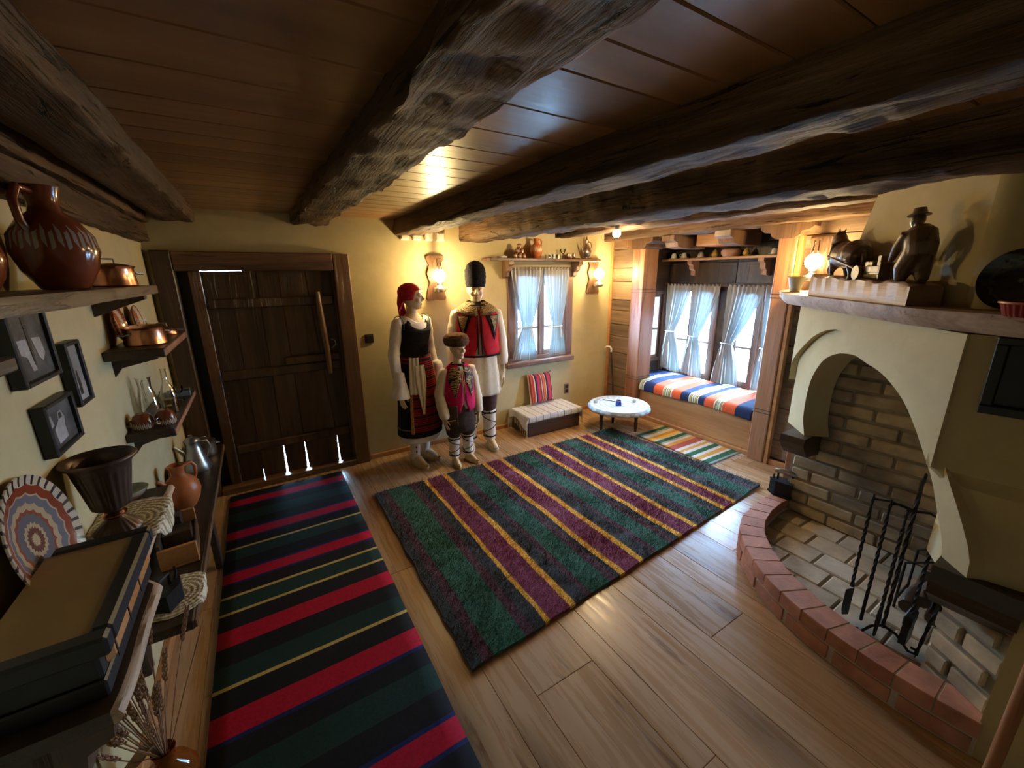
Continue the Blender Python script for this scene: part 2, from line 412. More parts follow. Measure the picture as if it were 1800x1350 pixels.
# carved capital blocks on the posts and the two free corbels between them
def corbel(y0, y1, z0, z1, name='trim', both=True, x=3.74, depth=.30):
    zm = (z0+z1)/2; h = z1-z0; e = .13
    prof = [(y0-e, z1), (y0-e, z1-h*.28), (y0-e*.75, z1-h*.5), (y0-e*.35, z1-h*.55), (y0-e*.3, z1-h*.8), (y0, z0), (y1, z0), (y1+e*.3, z1-h*.8), (y1+e*.35, z1-h*.55), (y1+e*.75, z1-h*.5), (y1+e, z1-h*.28), (y1+e, z1)]
    o = struct(MB().prism(prof, x, x+depth, 'yz').build(name, M['frame'])); return o
corbel(3.26, 3.45, 1.98, 2.09, 'trim_6'); corbel(1.73, 1.87, 1.98, 2.09, 'trim_7')
for n, yc in (('trim_8', 2.92), ('trim_9', 2.33)):
    struct(MB().prism([(3.72, 2.09), (3.72, 2.04), (3.78, 2.02), (3.80, 1.98), (3.90, 1.965), (4.25, 1.965), (4.25, 2.09)], yc-.075, yc+.075, 'xz').build(n, M['frame']))
struct(MB().box(4.02, 4.50, 2.42, 2.80, 1.985, 2.17, c=.01).build('trim_10', M['orange']))
struct(MB().box(4.05, 4.52, 3.02, 3.40, 1.99, 2.17, c=.01).build('trim_11', M['carv']))

# window of the bay: frames, casements, panes
def casement(parent, ax, a0, a1, z0, z1, d, mid=None, st=.038, m=None):
    """one glazed leaf: ax 'y' lies in a plane x=d, ax 'x' in a plane y=d"""
    m = m or M['dark']
    def B(u0, u1, w0, w1, t0, t1, nm, mm):
        b = MB()
        if ax == 'y': b.box(t0, t1, u0, u1, w0, w1, c=.003 if nm != 'pane' else 0)
        else: b.box(u0, u1, t0, t1, w0, w1, c=.003 if nm != 'pane' else 0)
        return b.build(nm, mm, parent)
    B(a0, a0+st, z0, z1, d, d+.035, 'stile', m); B(a1-st, a1, z0, z1, d, d+.035, 'stile', m)
    B(a0+st, a1-st, z0, z0+st, d, d+.035, 'rail', m); B(a0+st, a1-st, z1-st, z1, d, d+.035, 'rail', m)
    zs = [z0+st] + ([mid-.014, mid+.014] if mid else []) + [z1-st]
    if mid: B(a0+st, a1-st, mid-.014, mid+.014, d+.005, d+.03, 'glazing_bar', m)
    for k in range(0, len(zs), 2): B(a0+st, a1-st, zs[k], zs[k+1], d+.016, d+.019, 'pane', M['pane'])
M['winwood'] = wood('window_frame_wood', (.06, .03, .02), (.15, .075, .05), (.24, .13, .09), 'z', 1.0, .42, .4, 0, 5, .1, .2)
for n, (y0, y1) in (('window_1', (2.79, 3.42)), ('window_2', (2.0, 2.62))):
    w = struct(MB().box(4.53, 4.60, y0, y1, .43, .465, c=.004).box(4.53, 4.60, y0, y1, 1.55, 1.58, c=.004).box(4.53, 4.60, y0, y0+.03, .465, 1.55, c=.004).box(4.53, 4.60, y1-.03, y1, .465, 1.55, c=.004).build(n, M['winwood']))
    ym = (y0+y1)/2
    casement(w, 'y', y0+.03, ym-.001, .465, 1.55, 4.545, .90, st=.058, m=M['winwood']); casement(w, 'y', ym+.001, y1-.03, .465, 1.55, 4.545, .90, st=.058, m=M['winwood'])
    MB().box(4.525, 4.545, ym-.014, ym+.014, .465, 1.55, c=.003).build('cover_strip', M['winwood'], w)
w = struct(MB().box(4.10, 4.46, 3.49, 3.56, .60, .64, c=.004).box(4.10, 4.46, 3.49, 3.56, 1.46, 1.50, c=.004).build('window_3', M['winwood']))
casement(w, 'x', 4.10, 4.46, .64, 1.46, 3.52, 1.02, m=M['winwood'])
struct(MB().box(4.465, 4.545, 3.485, 3.50, .44, 1.60, c=.003).build('trim_12', M['winwood']))
# small window in the back wall, its frame nearly flush with the plaster
w = struct(MB().box(2.32, 3.23, YB-.012, YB+.05, 1.752, 1.80, c=.004).box(2.32, 3.23, YB-.012, YB+.05, .768, .81, c=.004).box(2.32, 2.42, YB-.012, YB+.05, .81, 1.752, c=.004).box(3.14, 3.23, YB-.012, YB+.05, .81, 1.752, c=.004).build('window_4', M['winwood']))
casement(w, 'x', 2.42, 2.778, .81, 1.752, YB+.012, 1.13, st=.05, m=M['winwood']); casement(w, 'x', 2.782, 3.14, .81, 1.752, YB+.012, 1.13, st=.05, m=M['winwood'])
MB().box(2.755, 2.805, YB-.008, YB+.012, .81, 1.752, c=.004).build('cover_strip', M['winwood'], w)
struct(MB().box(2.25, 3.20, YB-.105, YB, .715, .768, c=.008).build('trim_13', M['winwood']))

# ground and yard outside the windows and the door
struct(MB().box(-6, 14, 4.3, 14, -.5, -.4).box(5.0, 14, -6, 4.3, -.5, -.4).build('ground', plain('pale_yard', (.55, .56, .56), .9, 0, (.65, .66, .66), 3)))

# door
d = struct(MB().box(-.382, -.309, YB+.0, YB+.075, .05, 1.7695, c=.004).build('door_1', M['frame']))
jt = [-.31, -.145, .042, .194, .387, .59]; jb = [-.31, -.145, .032, .199, .470, .59]
gap = [0, .0004, .0065, .0075, .0055, 0]; gz = [.1, .1, .31, .27, .29, .1]
for i in range(5):
    def J(k, z): return lerp(jb[k], jt[k], max(0, (z-.3)/1.46) if z > .3 else 0)
    e = .0016
    poly = [(jb[i]+gap[i]+e, .050), (jb[i+1]-gap[i+1]-e, .050), (J(i+1, gz[i+1])-e, gz[i+1]), (jt[i+1]-e, 1.7688), (jt[i]+e, 1.7688), (J(i, gz[i])+e, gz[i])]
    MB().prism(poly, YB+.018+.005*(i % 2), YB+.052, 'xz').build('plank', M['door'], d)
for i in (1, 2, 3, 4): MB().prism([(jb[i]-.02 if gz[i] < .2 else lerp(jb[i], jt[i], .05)-.02, gz[i]+.012), (lerp(jb[i], jt[i], .05)+.02, gz[i]+.012), (jt[i]+.02, 1.768), (jt[i]-.02, 1.768)], YB+.0525, YB+.060, 'xz').build('daylight_stop', M['door'], d)  # strips added behind the seams to block daylight above the bottom gaps
MB().box(-.05, .585, YB+.0525, YB+.075, 1.745, 1.7895).build('daylight_stop', M['door'], d)  # added to close most of the bright slit over the door
for (z, h) in ((1.49, .075), (.93, .075), (.31, .07)):
    MB().box(-.30, .575, YB-.015, YB+.022, z, z+h, c=.008).build('batten', M['door'], d)
MB().box(.15, .575, YB-.02, YB+.02, 1.01, 1.075, c=.008).build('batten', M['door'], d)
MB().tube([(.455, YB-.03, 1.60), (.462, YB-.035, 1.35), (.475, YB-.035, 1.1), (.475, YB-.03, .90)], [.02, .026, .024, .02], 8).build('latch_bar', M['frame'], d, smooth=True)
MB().tube([(.52, YB-.012, 1.20), (.545, YB-.03, 1.185), (.55, YB-.032, 1.15), (.52, YB-.012, 1.12)], .005, 6).build('handle', M['steel'], d, smooth=True)
for n, a, m in (('trim_14', (.60, .728, YB-.06, YB+.08, 0, 1.90), 'frame'), ('trim_15', (-.45, .60, YB-.06, YB+.08, 1.77, 1.905), 'framex'), ('trim_16', (-.565, -.45, YB-.06, YB+.08, 0, 1.91), 'dark'), ('trim_17', (-.45, .60, YB-.065, YB+.08, 0, .055), 'framex')):
    struct(MB().box(*a, c=.007).build(n, M[m]))
struct(MB().box(-.475, -.345, YB+.0755, YB+.10, .03, 1.79).build('dark_gap_strip', M['black']))  # black strip stands in for the dark jamb gap and blocks daylight
struct(MB().box(.588, .602, YB+.0, YB+.06, .05, 1.77).build('trim_19', M['frame']))

# ------------------------------------------------------------------ ceiling beams
def beam(label, p0, p1, w, z0, z1, seed, mat, rough=.018, axis=1, name='ceiling_beam', nseg=200):
    """rough hewn beam from (x,y) p0 to p1; the section wanders and its lower arrises are uneven"""
    rng = random.Random(seed); P0, P1 = Vector((*p0, 0)), Vector((*p1, 0)); L = (P1-P0).length; t = (P1-P0)/L; nrm = Vector((-t.y, t.x, 0))
    sec = []
    K = 5
    base = [(-.5, 1), (-.5, .66), (-.5, .33), (-.5, .10), (-.44, 0), (-.22, -.0), (0, 0), (.22, 0), (.44, 0), (.5, .10), (.5, .33), (.5, .66), (.5, 1)]
    rings = []
    for i in range(nseg+1):
        u = i/nseg; c = P0 + t*L*u; ring = []
        for k, (a, h) in enumerate(base):
            q = Vector((u*L*2.2 + seed*7.1, k*.55, seed))
            dd = mnoise.fractal(q*1.8, .8, 2.0, 6)*rough*.8 + mnoise.noise(Vector((u*L*1.3, seed*3.3, k*.15)))*rough*.35
            ed = abs(mnoise.noise(Vector((u*L*5.0+seed, k*1.7, 4.0))))*rough*1.2
            off = a*w*(1+mnoise.noise(Vector((u*L*.9, seed*2.0, 9)))*.06) + (dd if abs(a) > .4 else 0)
            z = z0 + (z1-z0)*h + (0 if h >= 1 else dd*.9 + ed*(1 if h < .2 else 0))
            ring.append(c + nrm*off + Vector((0, 0, z)))
        rings.append(ring)
    o = MB().loft(rings).build(name, mat, smooth=True, ang=65)
    o['label'] = label; o['category'] = 'beam'; return o
ZB = ZC+.004
beam('slim weathered ceiling beam nearest the shelf wall, above the big brown jug', (-.40, -1.48), (-.375, 3.84), .20, 2.10, ZB, 1, M['beam'], .010)
beam('rough cracked ceiling beam running towards the right end of the plank door', (.50, -1.48), (.455, 3.84), .25, 2.115, ZB, 2, M['beam'], .020)
beam('long dark ceiling beam ending beside the row of small white boxes', (1.285, -1.48), (1.26, 3.84), .225, 2.065, ZB, 3, M['beam'], .016)
beam('thick ceiling beam passing above the fireplace hood and the hanging bulb', (2.16, -.4), (1.93, 3.84), .29, 2.03, ZB, 4, M['beam'], .018)
beam('slim wall plate beam resting on the two carved posts of the window bay', (3.80, 1.2), (3.80, 3.84), .20, 2.09, ZB, 5, M['beam'], .010, name='wall_beam')
beam('short ceiling beam in front of the window bay lit orange by the bulb', (3.15, -.4), (3.05, 3.84), .20, 2.11, ZB, 8, M['beam'], .012)
beam('rough squared timber running along the top of the left wall behind the shelf jug', (-.575, -1.45), (-.575, 3.78), .06, 1.955, 2.07, 6, M['beam'], .010, name='wall_beam')
beam('dark upper timber between the ceiling boards and the left wall', (-.565, -1.45), (-.565, 3.75), .08, 2.08, ZB, 7, M['beam'], .010, name='wall_beam')

# ------------------------------------------------------------------ fireplace
fp = thing('fireplace', 'corner fireplace with cream plaster hood, brick firebox and curved red brick hearth', 'fireplace', (3.05, .05, 0))
def bfp(mb, name, m, **k): return mb.build(name, m, fp, world=True, **k)
# masonry core behind the firebox and brick pier on the near side
bfp(MB().box(3.075, 3.845, -1.45, 1.20, 0, 1.50), 'masonry_core', M['soot'])
bfp(MB().box(2.30, 3.075, -.42, -.12, 0, 1.50), 'masonry_side', M['soot'])
bs = random.Random(11)
def wall_bricks(origin, du, n, width, z0, z1, bl=.235, bh=.068, jt=.014, m='firebrick', out=.012, name='brick'):
    O = Vector(origin); du = Vector(du).normalized(); n = Vector(n).normalized(); r = 0; z = z0
    while z < z1 - .02:
        h = min(bh, z1-z); s = -(bl+jt)*(.5 if r % 2 else 0) - bs.random()*.02
        while s < width:
            a, b = max(0, s), min(width, s+bl)
            if b-a > .03:
                pr = out + bs.random()*.007
                A = O + du*a; B = O + du*b
                q = [A, B, B + n*pr, A + n*pr]
                c = .004
                Mx = Matrix(((du.x, n.x, 0, O.x), (du.y, n.y, 0, O.y), (0, 0, 1, 0), (0, 0, 0, 1)))
                bfp(MB().box(a, b, -.012, pr, z, z+h-jt, M=Mx, c=.006), name, M[m])
            s += bl+jt
        z += bh+.003; r += 1
bfp(MB().box(3.05, 3.08, -.14, 1.20, 0, 1.5), 'firebox_back', M['soot'])
wall_bricks((3.05, 1.18, 0), (0, -1, 0), (-1, 0, 0), 1.28, .072, 1.42, bl=.25, bh=.083, jt=.015)
# floor of the firebox with loose-laid tiles
arc_o = [(3.14, 1.255), (3.05, 1.26), (2.90, 1.262), (2.72, 1.252), (2.52, 1.215), (2.38, 1.15), (2.25, 1.04), (2.14, .92), (2.06, .79), (2.005, .65), (1.972, .50), (1.955, .35), (1.955, .20), (1.972, .04)]
arc_i = [(3.14, 1.15), (3.05, 1.155), (2.92, 1.16), (2.76, 1.145), (2.60, 1.105), (2.47, 1.04), (2.36, .945), (2.26, .83), (2.185, .71), (2.135, .58), (2.10, .45), (2.085, .33), (2.08, .20), (2.10, .055)]
def resample(pl, n):
    P = [Vector(p) for p in pl]; ls = [0]
    for a, b in zip(P, P[1:]): ls.append(ls[-1]+(b-a).length)
    out = []
    for i in range(n+1):
        s = ls[-1]*i/n
        for k in range(len(P)-1):
            if s <= ls[k+1]+1e-9: out.append(P[k].lerp(P[k+1], (s-ls[k])/(ls[k+1]-ls[k]))); break
    return out
def inside(p, poly):
    c = False
    for (x0, y0), (x1, y1) in zip(poly, poly[1:]+poly[:1]):
        if (y0 > p[1]) != (y1 > p[1]) and p[0] < (x1-x0)*(p[1]-y0)/(y1-y0)+x0: c = not c
    return c
fo = arc_i + [(2.3, -.12), (3.05, -.12)]
bfp(MB().prism(fo, 0, .060, 'xy'), 'firebox_floor', M['soot'])
for i in range(8):
    for j in range(8):
        cx = 2.965 - .168*i; cy = 1.07 - .212*j - (.106 if i % 2 else 0) + .05
        if inside((cx, cy), fo) or inside((cx+.05, cy-.05), fo):
            Mx = tr(cx, cy, 0) @ rot(rz=bs.uniform(-.012, .012))
            bfp(MB().box(-.080, .080, -.102, .102, .048, .066+bs.random()*.004, M=Mx, c=.007), 'hearth_tile', M['tile'])
# curved rim: mortar core, one course of stretchers, top course laid crosswise
NR = 17
ro = resample(arc_o, NR*2); ri = resample(arc_i, NR*2)
core_o = [(lerp(a.x, b.x, .06), lerp(a.y, b.y, .06)) for a, b in zip(ro, ri)]; core_i = [(lerp(a.x, b.x, .98), lerp(a.y, b.y, .98)) for a, b in zip(ro, ri)]
bfp(MB().prism(core_o + core_i[::-1], 0, .1565, 'xy'), 'rim_mortar', M['mortar'])
for i in range(NR):
    a, b = ro[2*i], ro[2*i+2]; c, e = ri[2*i+2], ri[2*i]; mo = ro[2*i+1]; mi = ri[2*i+1]
    g = .024
    q = [a.lerp(b, g), mo, a.lerp(b, 1-g), e.lerp(c, 1-g), mi, e.lerp(c, g)]
    z0 = .092; z1 = .158 + bs.random()*.002
    m_ = MB().loft([[(p.x, p.y, z0) for p in q], [(p.x, p.y, z1-.005) for p in q], [(*(p + (Vector((sum(w.x for w in q)/6, sum(w.y for w in q)/6))-p)*.04), z1) for p in q]])
    bfp(m_, 'brick', M['redbrick'])
NS = 9; rs = resample(arc_o, NS*4)
for i in range(NS):
    idx = [i*4+k for k in range(5)]; off = 2
    pts = [rs[min(len(rs)-1, max(0, k+off-2))] for k in idx]
    P = [p.copy() for p in pts]; P[0] = P[0].lerp(P[1], .22); P[-1] = P[-1].lerp(P[-2], .22)
    inn = [p + (Vector((3.05, .05))-p).normalized()*.06 for p in P]
    bfp(MB().prism([(p.x, p.y) for p in P] + [(p.x, p.y) for p in inn[::-1]], .012, .078, 'xy'), 'brick', M['redbrick'])
# hood geometry: plane A runs diagonally, s measured from (3.05,1.28) towards the corner K
A0 = Vector((3.05, 1.30)); AD = (Vector((2.11, .365))-A0).normalized(); AN = Vector((AD.y, -AD.x))
if AN.dot(Vector((-1, 1))) < 0: AN = -AN
def SA(x, y): return (Vector((x, y))-A0).dot(AD)
def plateA(poly, o0, o1):
    rings = []
    for o_ in (o0, o1): rings.append([(*(A0 + AD*s_ + AN*o_), z) for s_, z in poly])
    return MB().loft(rings)
archI = [(SA(2.86, 1.10), .70), (SA(2.90, 1.134), .80), (SA(2.91, 1.14), .93), (SA(2.90, 1.134), 1.03), (SA(2.874, 1.109), 1.114), (SA(2.819, 1.055), 1.206), (SA(2.741, .98), 1.262), (SA(2.673, .913), 1.285), (SA(2.60, .84), 1.292), (SA(2.531, .775), 1.276), (SA(2.46, .70), 1.26), (SA(2.40, .647), 1.237), (SA(2.315, .565), 1.182), (SA(2.244, .496), 1.104), (SA(2.177, .431), 1.009), (SA(2.124, .378), .926), (SA(2.077, .333), .822), (SA(2.04, .30), .74), (SA(2.024, .285), .675)]
archO = [(-.005, 1.0), (.01, 1.145), (SA(2.937, 1.17), 1.293), (SA(2.87, 1.10), 1.35), (SA(2.802, 1.038), 1.385), (SA(2.73, .97), 1.405), (SA(2.654, .894), 1.408), (SA(2.57, .82), 1.40), (SA(2.50, .745), 1.383), (SA(2.359, .608), 1.319), (SA(2.28, .53), 1.25), (SA(2.222, .475), 1.184), (SA(2.165, .42), 1.11), (SA(2.13, .384), 1.038), (SA(2.112, .366), .988)]
sK = SA(2.11, .365)
def smoothpl(P, n=4):
    out = []
    for i in range(len(P)-1):
        p0, p1, p2, p3 = P[max(0, i-1)], P[i], P[i+1], P[min(len(P)-1, i+2)]
        for k in range(n):
            t_ = k/n; out.append(tuple(.5*((2*b)+(c-a)*t_+(2*a-5*b+4*c-d_)*t_*t_+(3*b-a-3*c+d_)*t_**3) for a, b, c, d_ in zip(p0, p1, p2, p3)))
    return out + [P[-1]]
archI = smoothpl(archI); archO = smoothpl(archO)
lowR = [(SA(1.945, .205), .675), (SA(1.95, .21), .74), (SA(1.967, .226), .787), (SA(1.995, .255), .84), (SA(2.03, .287), .896), (SA(2.065, .32), .95), (SA(2.09, .345), .995), (sK, 1.03), (sK, 1.50)]
bfp(plateA([(0.02, 1.50), (0.02, .70)] + archI + lowR, -.030, -.17), 'arch_band', M['plaster'], ang=40)
bfp(plateA([(-.01, 1.50)] + archO + [(sK, .988), (sK, 1.50)], 0, -.035), 'hood_skirt', M['plaster'], ang=40)
# near face of the hood: ring polygons whose front corner follows the flare
def Kz(z): return interp(z, [(.675, 1.965), (.74, 1.968), (.787, 1.985), (.896, 2.048), (.95, 2.08), (.99, 2.108), (1.0, 2.11), (1.5, 2.11)])
rings = []
for z in (.60, .675, .74, .787, .84, .896, .95, .99, 1.0, 1.05, 1.25, 1.5):
    xk = Kz(z); yk = .365 - (2.11-xk)*1.0 - (0 if z >= .99 else 0); Kp = Vector((xk, yk)) + AN*(-.031 if z < .99 else -.001)
    be = Vector((2.18, -.12)) if z >= .99 else Vector((2.11, -.20))
    back = Vector((2.30, .50)) if z >= 1.0 else Vector((2.16, .36))
    r_ = .035; d1 = (be-Kp).normalized(); p1 = Kp + d1*r_*1.2; p0 = Kp - AD*r_*.8
    rings.append([(p0.x, p0.y, z), (Kp.x+.0*AN.x-(.004), Kp.y-.004, z) if False else ((p0.x+p1.x+2*Kp.x)/4, (p0.y+p1.y+2*Kp.y)/4, z), (p1.x, p1.y, z), (be.x, be.y, z), (be.x+.01, -.42, z), (2.40, -.42, z), (2.30, .1, z), (2.22, .33, z)])
bfp(MB().loft(rings), 'hood_side', M['plaster'], smooth=True, ang=30)
# the pier below the dark beam, with a brick face, and the near cheek
pa, pb = Vector((2.165, .235)), Vector((2.035, .045)); pn = Vector((-(pa-pb).y, (pa-pb).x)).normalized()
if pn.x > 0: pn = -pn
bfp(MB().prism([(2.175, .235), (2.045, .045), (2.045, -.12), (2.6, -.12), (2.35, .235)], .05, .60, 'xy'), 'pier', M['soot'])
wall_bricks((pa.x, pa.y, 0), tuple(pb-pa)+(0,), (pn.x, pn.y, 0), (pa-pb).length, .072, .60, bl=.21, bh=.082, out=.010)
bfp(MB().box(1.985, 2.30, -.42, .05, 0, .60), 'near_cheek', M['plaster'])
# dark timber corbels
def beamx(pts_xz, y0, y1, nm, m): return bfp(MB().prism(pts_xz, y0, y1, 'xz'), nm, m)
beamx([(3.06, .70), (2.80, .70), (2.79, .66), (2.83, .60), (2.87, .56), (3.06, .54)], 1.045, 1.185, 'corbel', M['darky'])
beamx([(3.06, .68), (1.965, .68), (1.95, .62), (1.97, .56), (2.02, .52), (2.06, .48), (3.06, .46)], .045, .265, 'corbel', M['darky'])
bfp(MB().box(3.085, 3.125, 1.205, 1.25, .157, .60, c=.004), 'post', M['post'])
# timber mantel: live-edged board following both faces
me_ = [(3.84, 1.75), (3.45, 1.64), (3.09, 1.44), (2.75, 1.10), (2.48, .835), (2.22, .585), (2.13, .44), (2.06, .28), (2.00, .10), (1.96, -.1), (1.95, -.40)]
mr = resample(me_, 60); top = []; bot = []
for i, p in enumerate(mr):
    w_ = mnoise.noise(Vector((i*.25, 3, 0)))*.008
    top.append((p.x+w_, p.y-w_)); bot.append((p.x+.022+w_*.5, p.y-.022))
tail = [(2.4, -.40), (2.4, .3), (3.0, .95), (3.35, 1.20), (3.84, 1.22)]
bfp(MB().loft([[(*p, 1.505) for p in bot+tail], [(p[0]-.018, p[1]+.018, 1.535) for p in bot] + [(*p, 1.535) for p in tail], [(*p, 1.575) for p in top+tail]]), 'mantel_shelf', M['bark'], label='pale live-edged timber mantel board', ang=40)
# chimney breast above the mantel
bfp(plateA([(SA(3.03, 1.115), 1.575), (SA(2.98, 1.065), 1.74), (SA(2.93, 1.015), 1.908), (SA(2.885, .97), 2.057), (SA(2.84, .93), 2.20), (SA(2.35, .435), 2.20), (SA(2.35, .435), 1.575)], -.12, -.22), 'chimney_breast', M['plaster'])
rings = []
for z in (1.575, 2.2):
    Kp = Vector((2.324, .409)); p0 = Kp - AD*.035; be = Vector((2.42, -.15)); p1 = Kp + (be-Kp).normalized()*.04
    rings.append([(p0.x, p0.y, z), ((p0.x+p1.x+2*Kp.x)/4, (p0.y+p1.y+2*Kp.y)/4, z), (p1.x, p1.y, z), (2.42, -.15, z), (2.42, -.42, z), (2.7, -.42, z), (2.6, .55, z)])
bfp(MB().loft(rings), 'chimney_side', M['plaster'], smooth=True, ang=30)
bfp(MB().prism([(2.88, .86), (3.84, 1.10), (3.84, -1.4), (2.5, -.4), (2.5, .40)], 1.50, 2.2, 'xy'), 'chimney_core', M['plaster'])
# near wall beside the fireplace and the rounded pole in the corner
struct(MB().box(2.0, 5.0, YF, -.40, 0, ZC+.05).build('wall_near', M['plaster']))

# ------------------------------------------------------------------ lamps
def oil_lamp(label, loc, rz):
    """wooden back board, glass chimney over a glowing globe, font; local: wall plane is y=0, room is -y, origin at globe centre height"""
    t = thing('wall_lamp', label, 'lamp', loc, rz)
    prof = [(-.10, -.21), (-.085, -.23), (.085, -.23), (.10, -.21), (.085, -.13), (.06, -.06), (.085, .02), (.06, .10), (.085, .15), (.085, .175), (.05, .19), (-.05, .19), (-.085, .175), (-.085, .15), (-.06, .10), (-.085, .02), (-.06, -.06), (-.085, -.13)]
    MB().prism(prof, -.022, 0, 'xz').build('back_board', M['frame'], t)
    MB().tube([(0, -.02, -.13), (0, -.06, -.15), (0, -.10, -.14)], .008, 8).build('bracket', M['steel'], t, smooth=True)
    MB().lathe([(.03, -.15), (.055, -.145), (.062, -.125), (.055, -.105), (.03, -.095), (.022, -.08), (.028, -.07), (.02, -.055)], 20, (0, -.115, 0)).build('oil_font', M['steel'], t, smooth=True)
    gb_ = MB().lathe([(.022, -.055), (.040, -.045), (.056, -.02), (.060, .005), (.054, .03), (.036, .05), (.024, .058)], 24, (0, -.115, 0)).build('globe', M['lampglow'], t, smooth=True)
    MB().lathe([(.022, .058), (.020, .10), (.018, .16)], 20, (0, -.115, 0), cap0=False, cap1=False).build('glass_chimney', M['glass'], gb_, smooth=True)
    MB().lathe([(.033, -.052), (.036, -.048), (.033, -.044)], 20, (0, -.115, 0), cap0=False, cap1=False).tube([(-.04, -.115, 0.0), (-.045, -.08, .12), (0, -.06, .17), (.045, -.08, .12), (.04, -.115, 0)], .002, 5).build('wire_holder', M['steel'], gb_, smooth=True)
    l = bpy.data.lights.new('flame_light', 'POINT'); l.energy = LAMP_W; l.color = (1.0, .74, .34); l.shadow_soft_size = .035
    lo = bpy.data.objects.new('flame_light', l); C.objects.link(lo); lo.parent = t; lo.location = (0, -.185, .01)
    return t
LAMP_W = 19.0
oil_lamp('lit oil-style wall lamp on a wooden board between the woman and man mannequins', (1.51, YB, 1.715), 0)
oil_lamp('lit oil-style wall lamp on a wooden board to the right of the small window', (3.535, YB, 1.715), 0)
oil_lamp('lit oil-style wall lamp on the plank wall above the mantel end', (XR, 1.56, 1.79), -PI/2)
t = thing('ceiling_bulb', 'bare glowing light bulb hanging from the ceiling boards near the bay', 'bulb', (2.93, 2.87, 2.075))
MB().sphere((0, 0, 0), .036, n=18, m=12).build('bulb', M['bulbglow'], t, smooth=True)
MB().lathe([(.016, .03), (.018, .05), (.022, .06), (.022, .095), (.035, .10), (.035, .125)], 16).build('socket', M['black'], t, smooth=True)
l = bpy.data.lights.new('bulb_light', 'POINT'); l.energy = 24; l.color = (1, .72, .38); l.shadow_soft_size = .04
lo = bpy.data.objects.new('bulb_light', l); C.objects.link(lo); lo.parent = t; lo.location = (0, 0, -.045)

# ------------------------------------------------------------------ curtains
def curtain_mat():
    t = NT('sheer_white_curtain'); t.t.nodes.remove(t.b)
    d = t.n('ShaderNodeBsdfDiffuse'); tl = t.n('ShaderNodeBsdfTranslucent'); tp = t.n('ShaderNodeBsdfTransparent')
    d.inputs[0].default_value = (.80, .80, .76, 1); tl.inputs[0].default_value = (.019, .028, .030, 1)
    a = t.n('ShaderNodeMixShader'); a.inputs[0].default_value = .45; b = t.n('ShaderNodeMixShader'); b.inputs[0].default_value = .003
    t.l(d.outputs[0], a.inputs[1]); t.l(tl.outputs[0], a.inputs[2]); t.l(a.outputs[0], b.inputs[1]); t.l(tp.outputs[0], b.inputs[2]); t.l(b.outputs[0], t.out.inputs[0]); return t.m
M['curtain'] = curtain_mat()
def curtain(label, plane, d, tops, waist, bot, z0, zw, z1, folds, seed, toward):
    """tops/waist/bot = (start, end) along the wall; toward = sign of the room side"""
    rng = random.Random(seed); ph = rng.random()*6
    def edge(v):
        if v < .04: return tops
        zz_ = z1 + (z0-z1)*v; tw = (z1-zw)/(z1-z0)
        if v < tw:
            q = (v-.04)/(tw-.04); q = q**1.25; return tuple(lerp(a, b, q) for a, b in zip(tops, waist))
        q = (v-tw)/(1-tw); q = 1-(1-q)**1.5
        return tuple(lerp(a, b, q) for a, b in zip(waist, bot))
    def f(u, v):
        e = edge(v); w = e[0] + (e[1]-e[0])*u
        wd = abs(e[1]-e[0]); tw = (z1-zw)/(z1-z0)
        amp = .011*(1.1-.3*min(1, wd/.4)) + .004
        o = math.sin(u*folds*2*PI + ph + v*1.1)*amp + math.sin(u*folds*4.3*PI + ph*2 + v)*amp*.35
        z = z1 + (z0-z1)*v + (.010*math.sin(u*folds*2*PI+ph) if v == 0 else 0) + (.012*math.sin(u*5+ph) if v == 1 else 0)
        if abs(v-tw) < .06: o *= .6
        o = toward*(abs(o)*.2 + o + .006)
        return (w, d+o, z) if plane == 'y' else (d+o, w, z)
    t = thing('curtain', label, 'curtain', f(.5, .5))
    MB().grid(f, 64, 34).build('cloth', M['curtain'], t, world=True, smooth=True, fix=False)
    mid = [( (waist[0]+waist[1])/2)][0]; hw = abs(waist[1]-waist[0])/2+.012
    ring = [(mid+hw*math.cos(a), .026*math.sin(a)) for a in [k*2*PI/14 for k in range(15)]]
    pts = [((w, d+o+toward*.006, zw) if plane == 'y' else (d+o+toward*.006, w, zw)) for w, o in ring]
    MB().tube(pts, .005, 6).build('tie', M['white'], t, world=True, smooth=True)
    tp = [(mid+hw*.5, d+toward*.03, zw) if plane == 'y' else (d+toward*.03, mid+hw*.5, zw), (mid+hw*.6, d+toward*.035, zw-.13) if plane == 'y' else (d+toward*.035, mid+hw*.6, zw-.13)]
    MB().tube(tp, [.004, .009], 6).build('tie_end', M['white'], t, world=True, smooth=True)
    return t
curtain('left sheer white curtain of the small window in the plaster wall', 'y', YB-.045, (2.335, 2.755), (2.475, 2.615), (2.345, 2.67), .785, 1.155, 1.785, 9, 1, -1)
curtain('right sheer white curtain of the small window in the plaster wall', 'y', YB-.045, (2.772, 3.14), (2.895, 3.03), (2.85, 3.09), .80, 1.13, 1.785, 8, 2, -1)
curtain('first sheer curtain from the left in the bay window', 'x', 4.475, (3.44, 3.10), (3.42, 3.29), (3.47, 3.16), .50, 1.00, 1.58, 7, 3, -1)
curtain('second sheer curtain from the left in the bay window', 'x', 4.475, (3.09, 2.74), (3.08, 2.95), (3.15, 2.86), .49, .97, 1.58, 7, 4, -1)
curtain('third sheer curtain from the left in the bay window', 'x', 4.475, (2.665, 2.27), (2.66, 2.53), (2.74, 2.42), .47, .94, 1.58, 8, 5, -1)
curtain('rightmost sheer curtain in the bay window partly behind the post', 'x', 4.475, (2.26, 1.92), (2.22, 2.09), (2.27, 2.0), .49, .94, 1.58, 7, 6, -1)
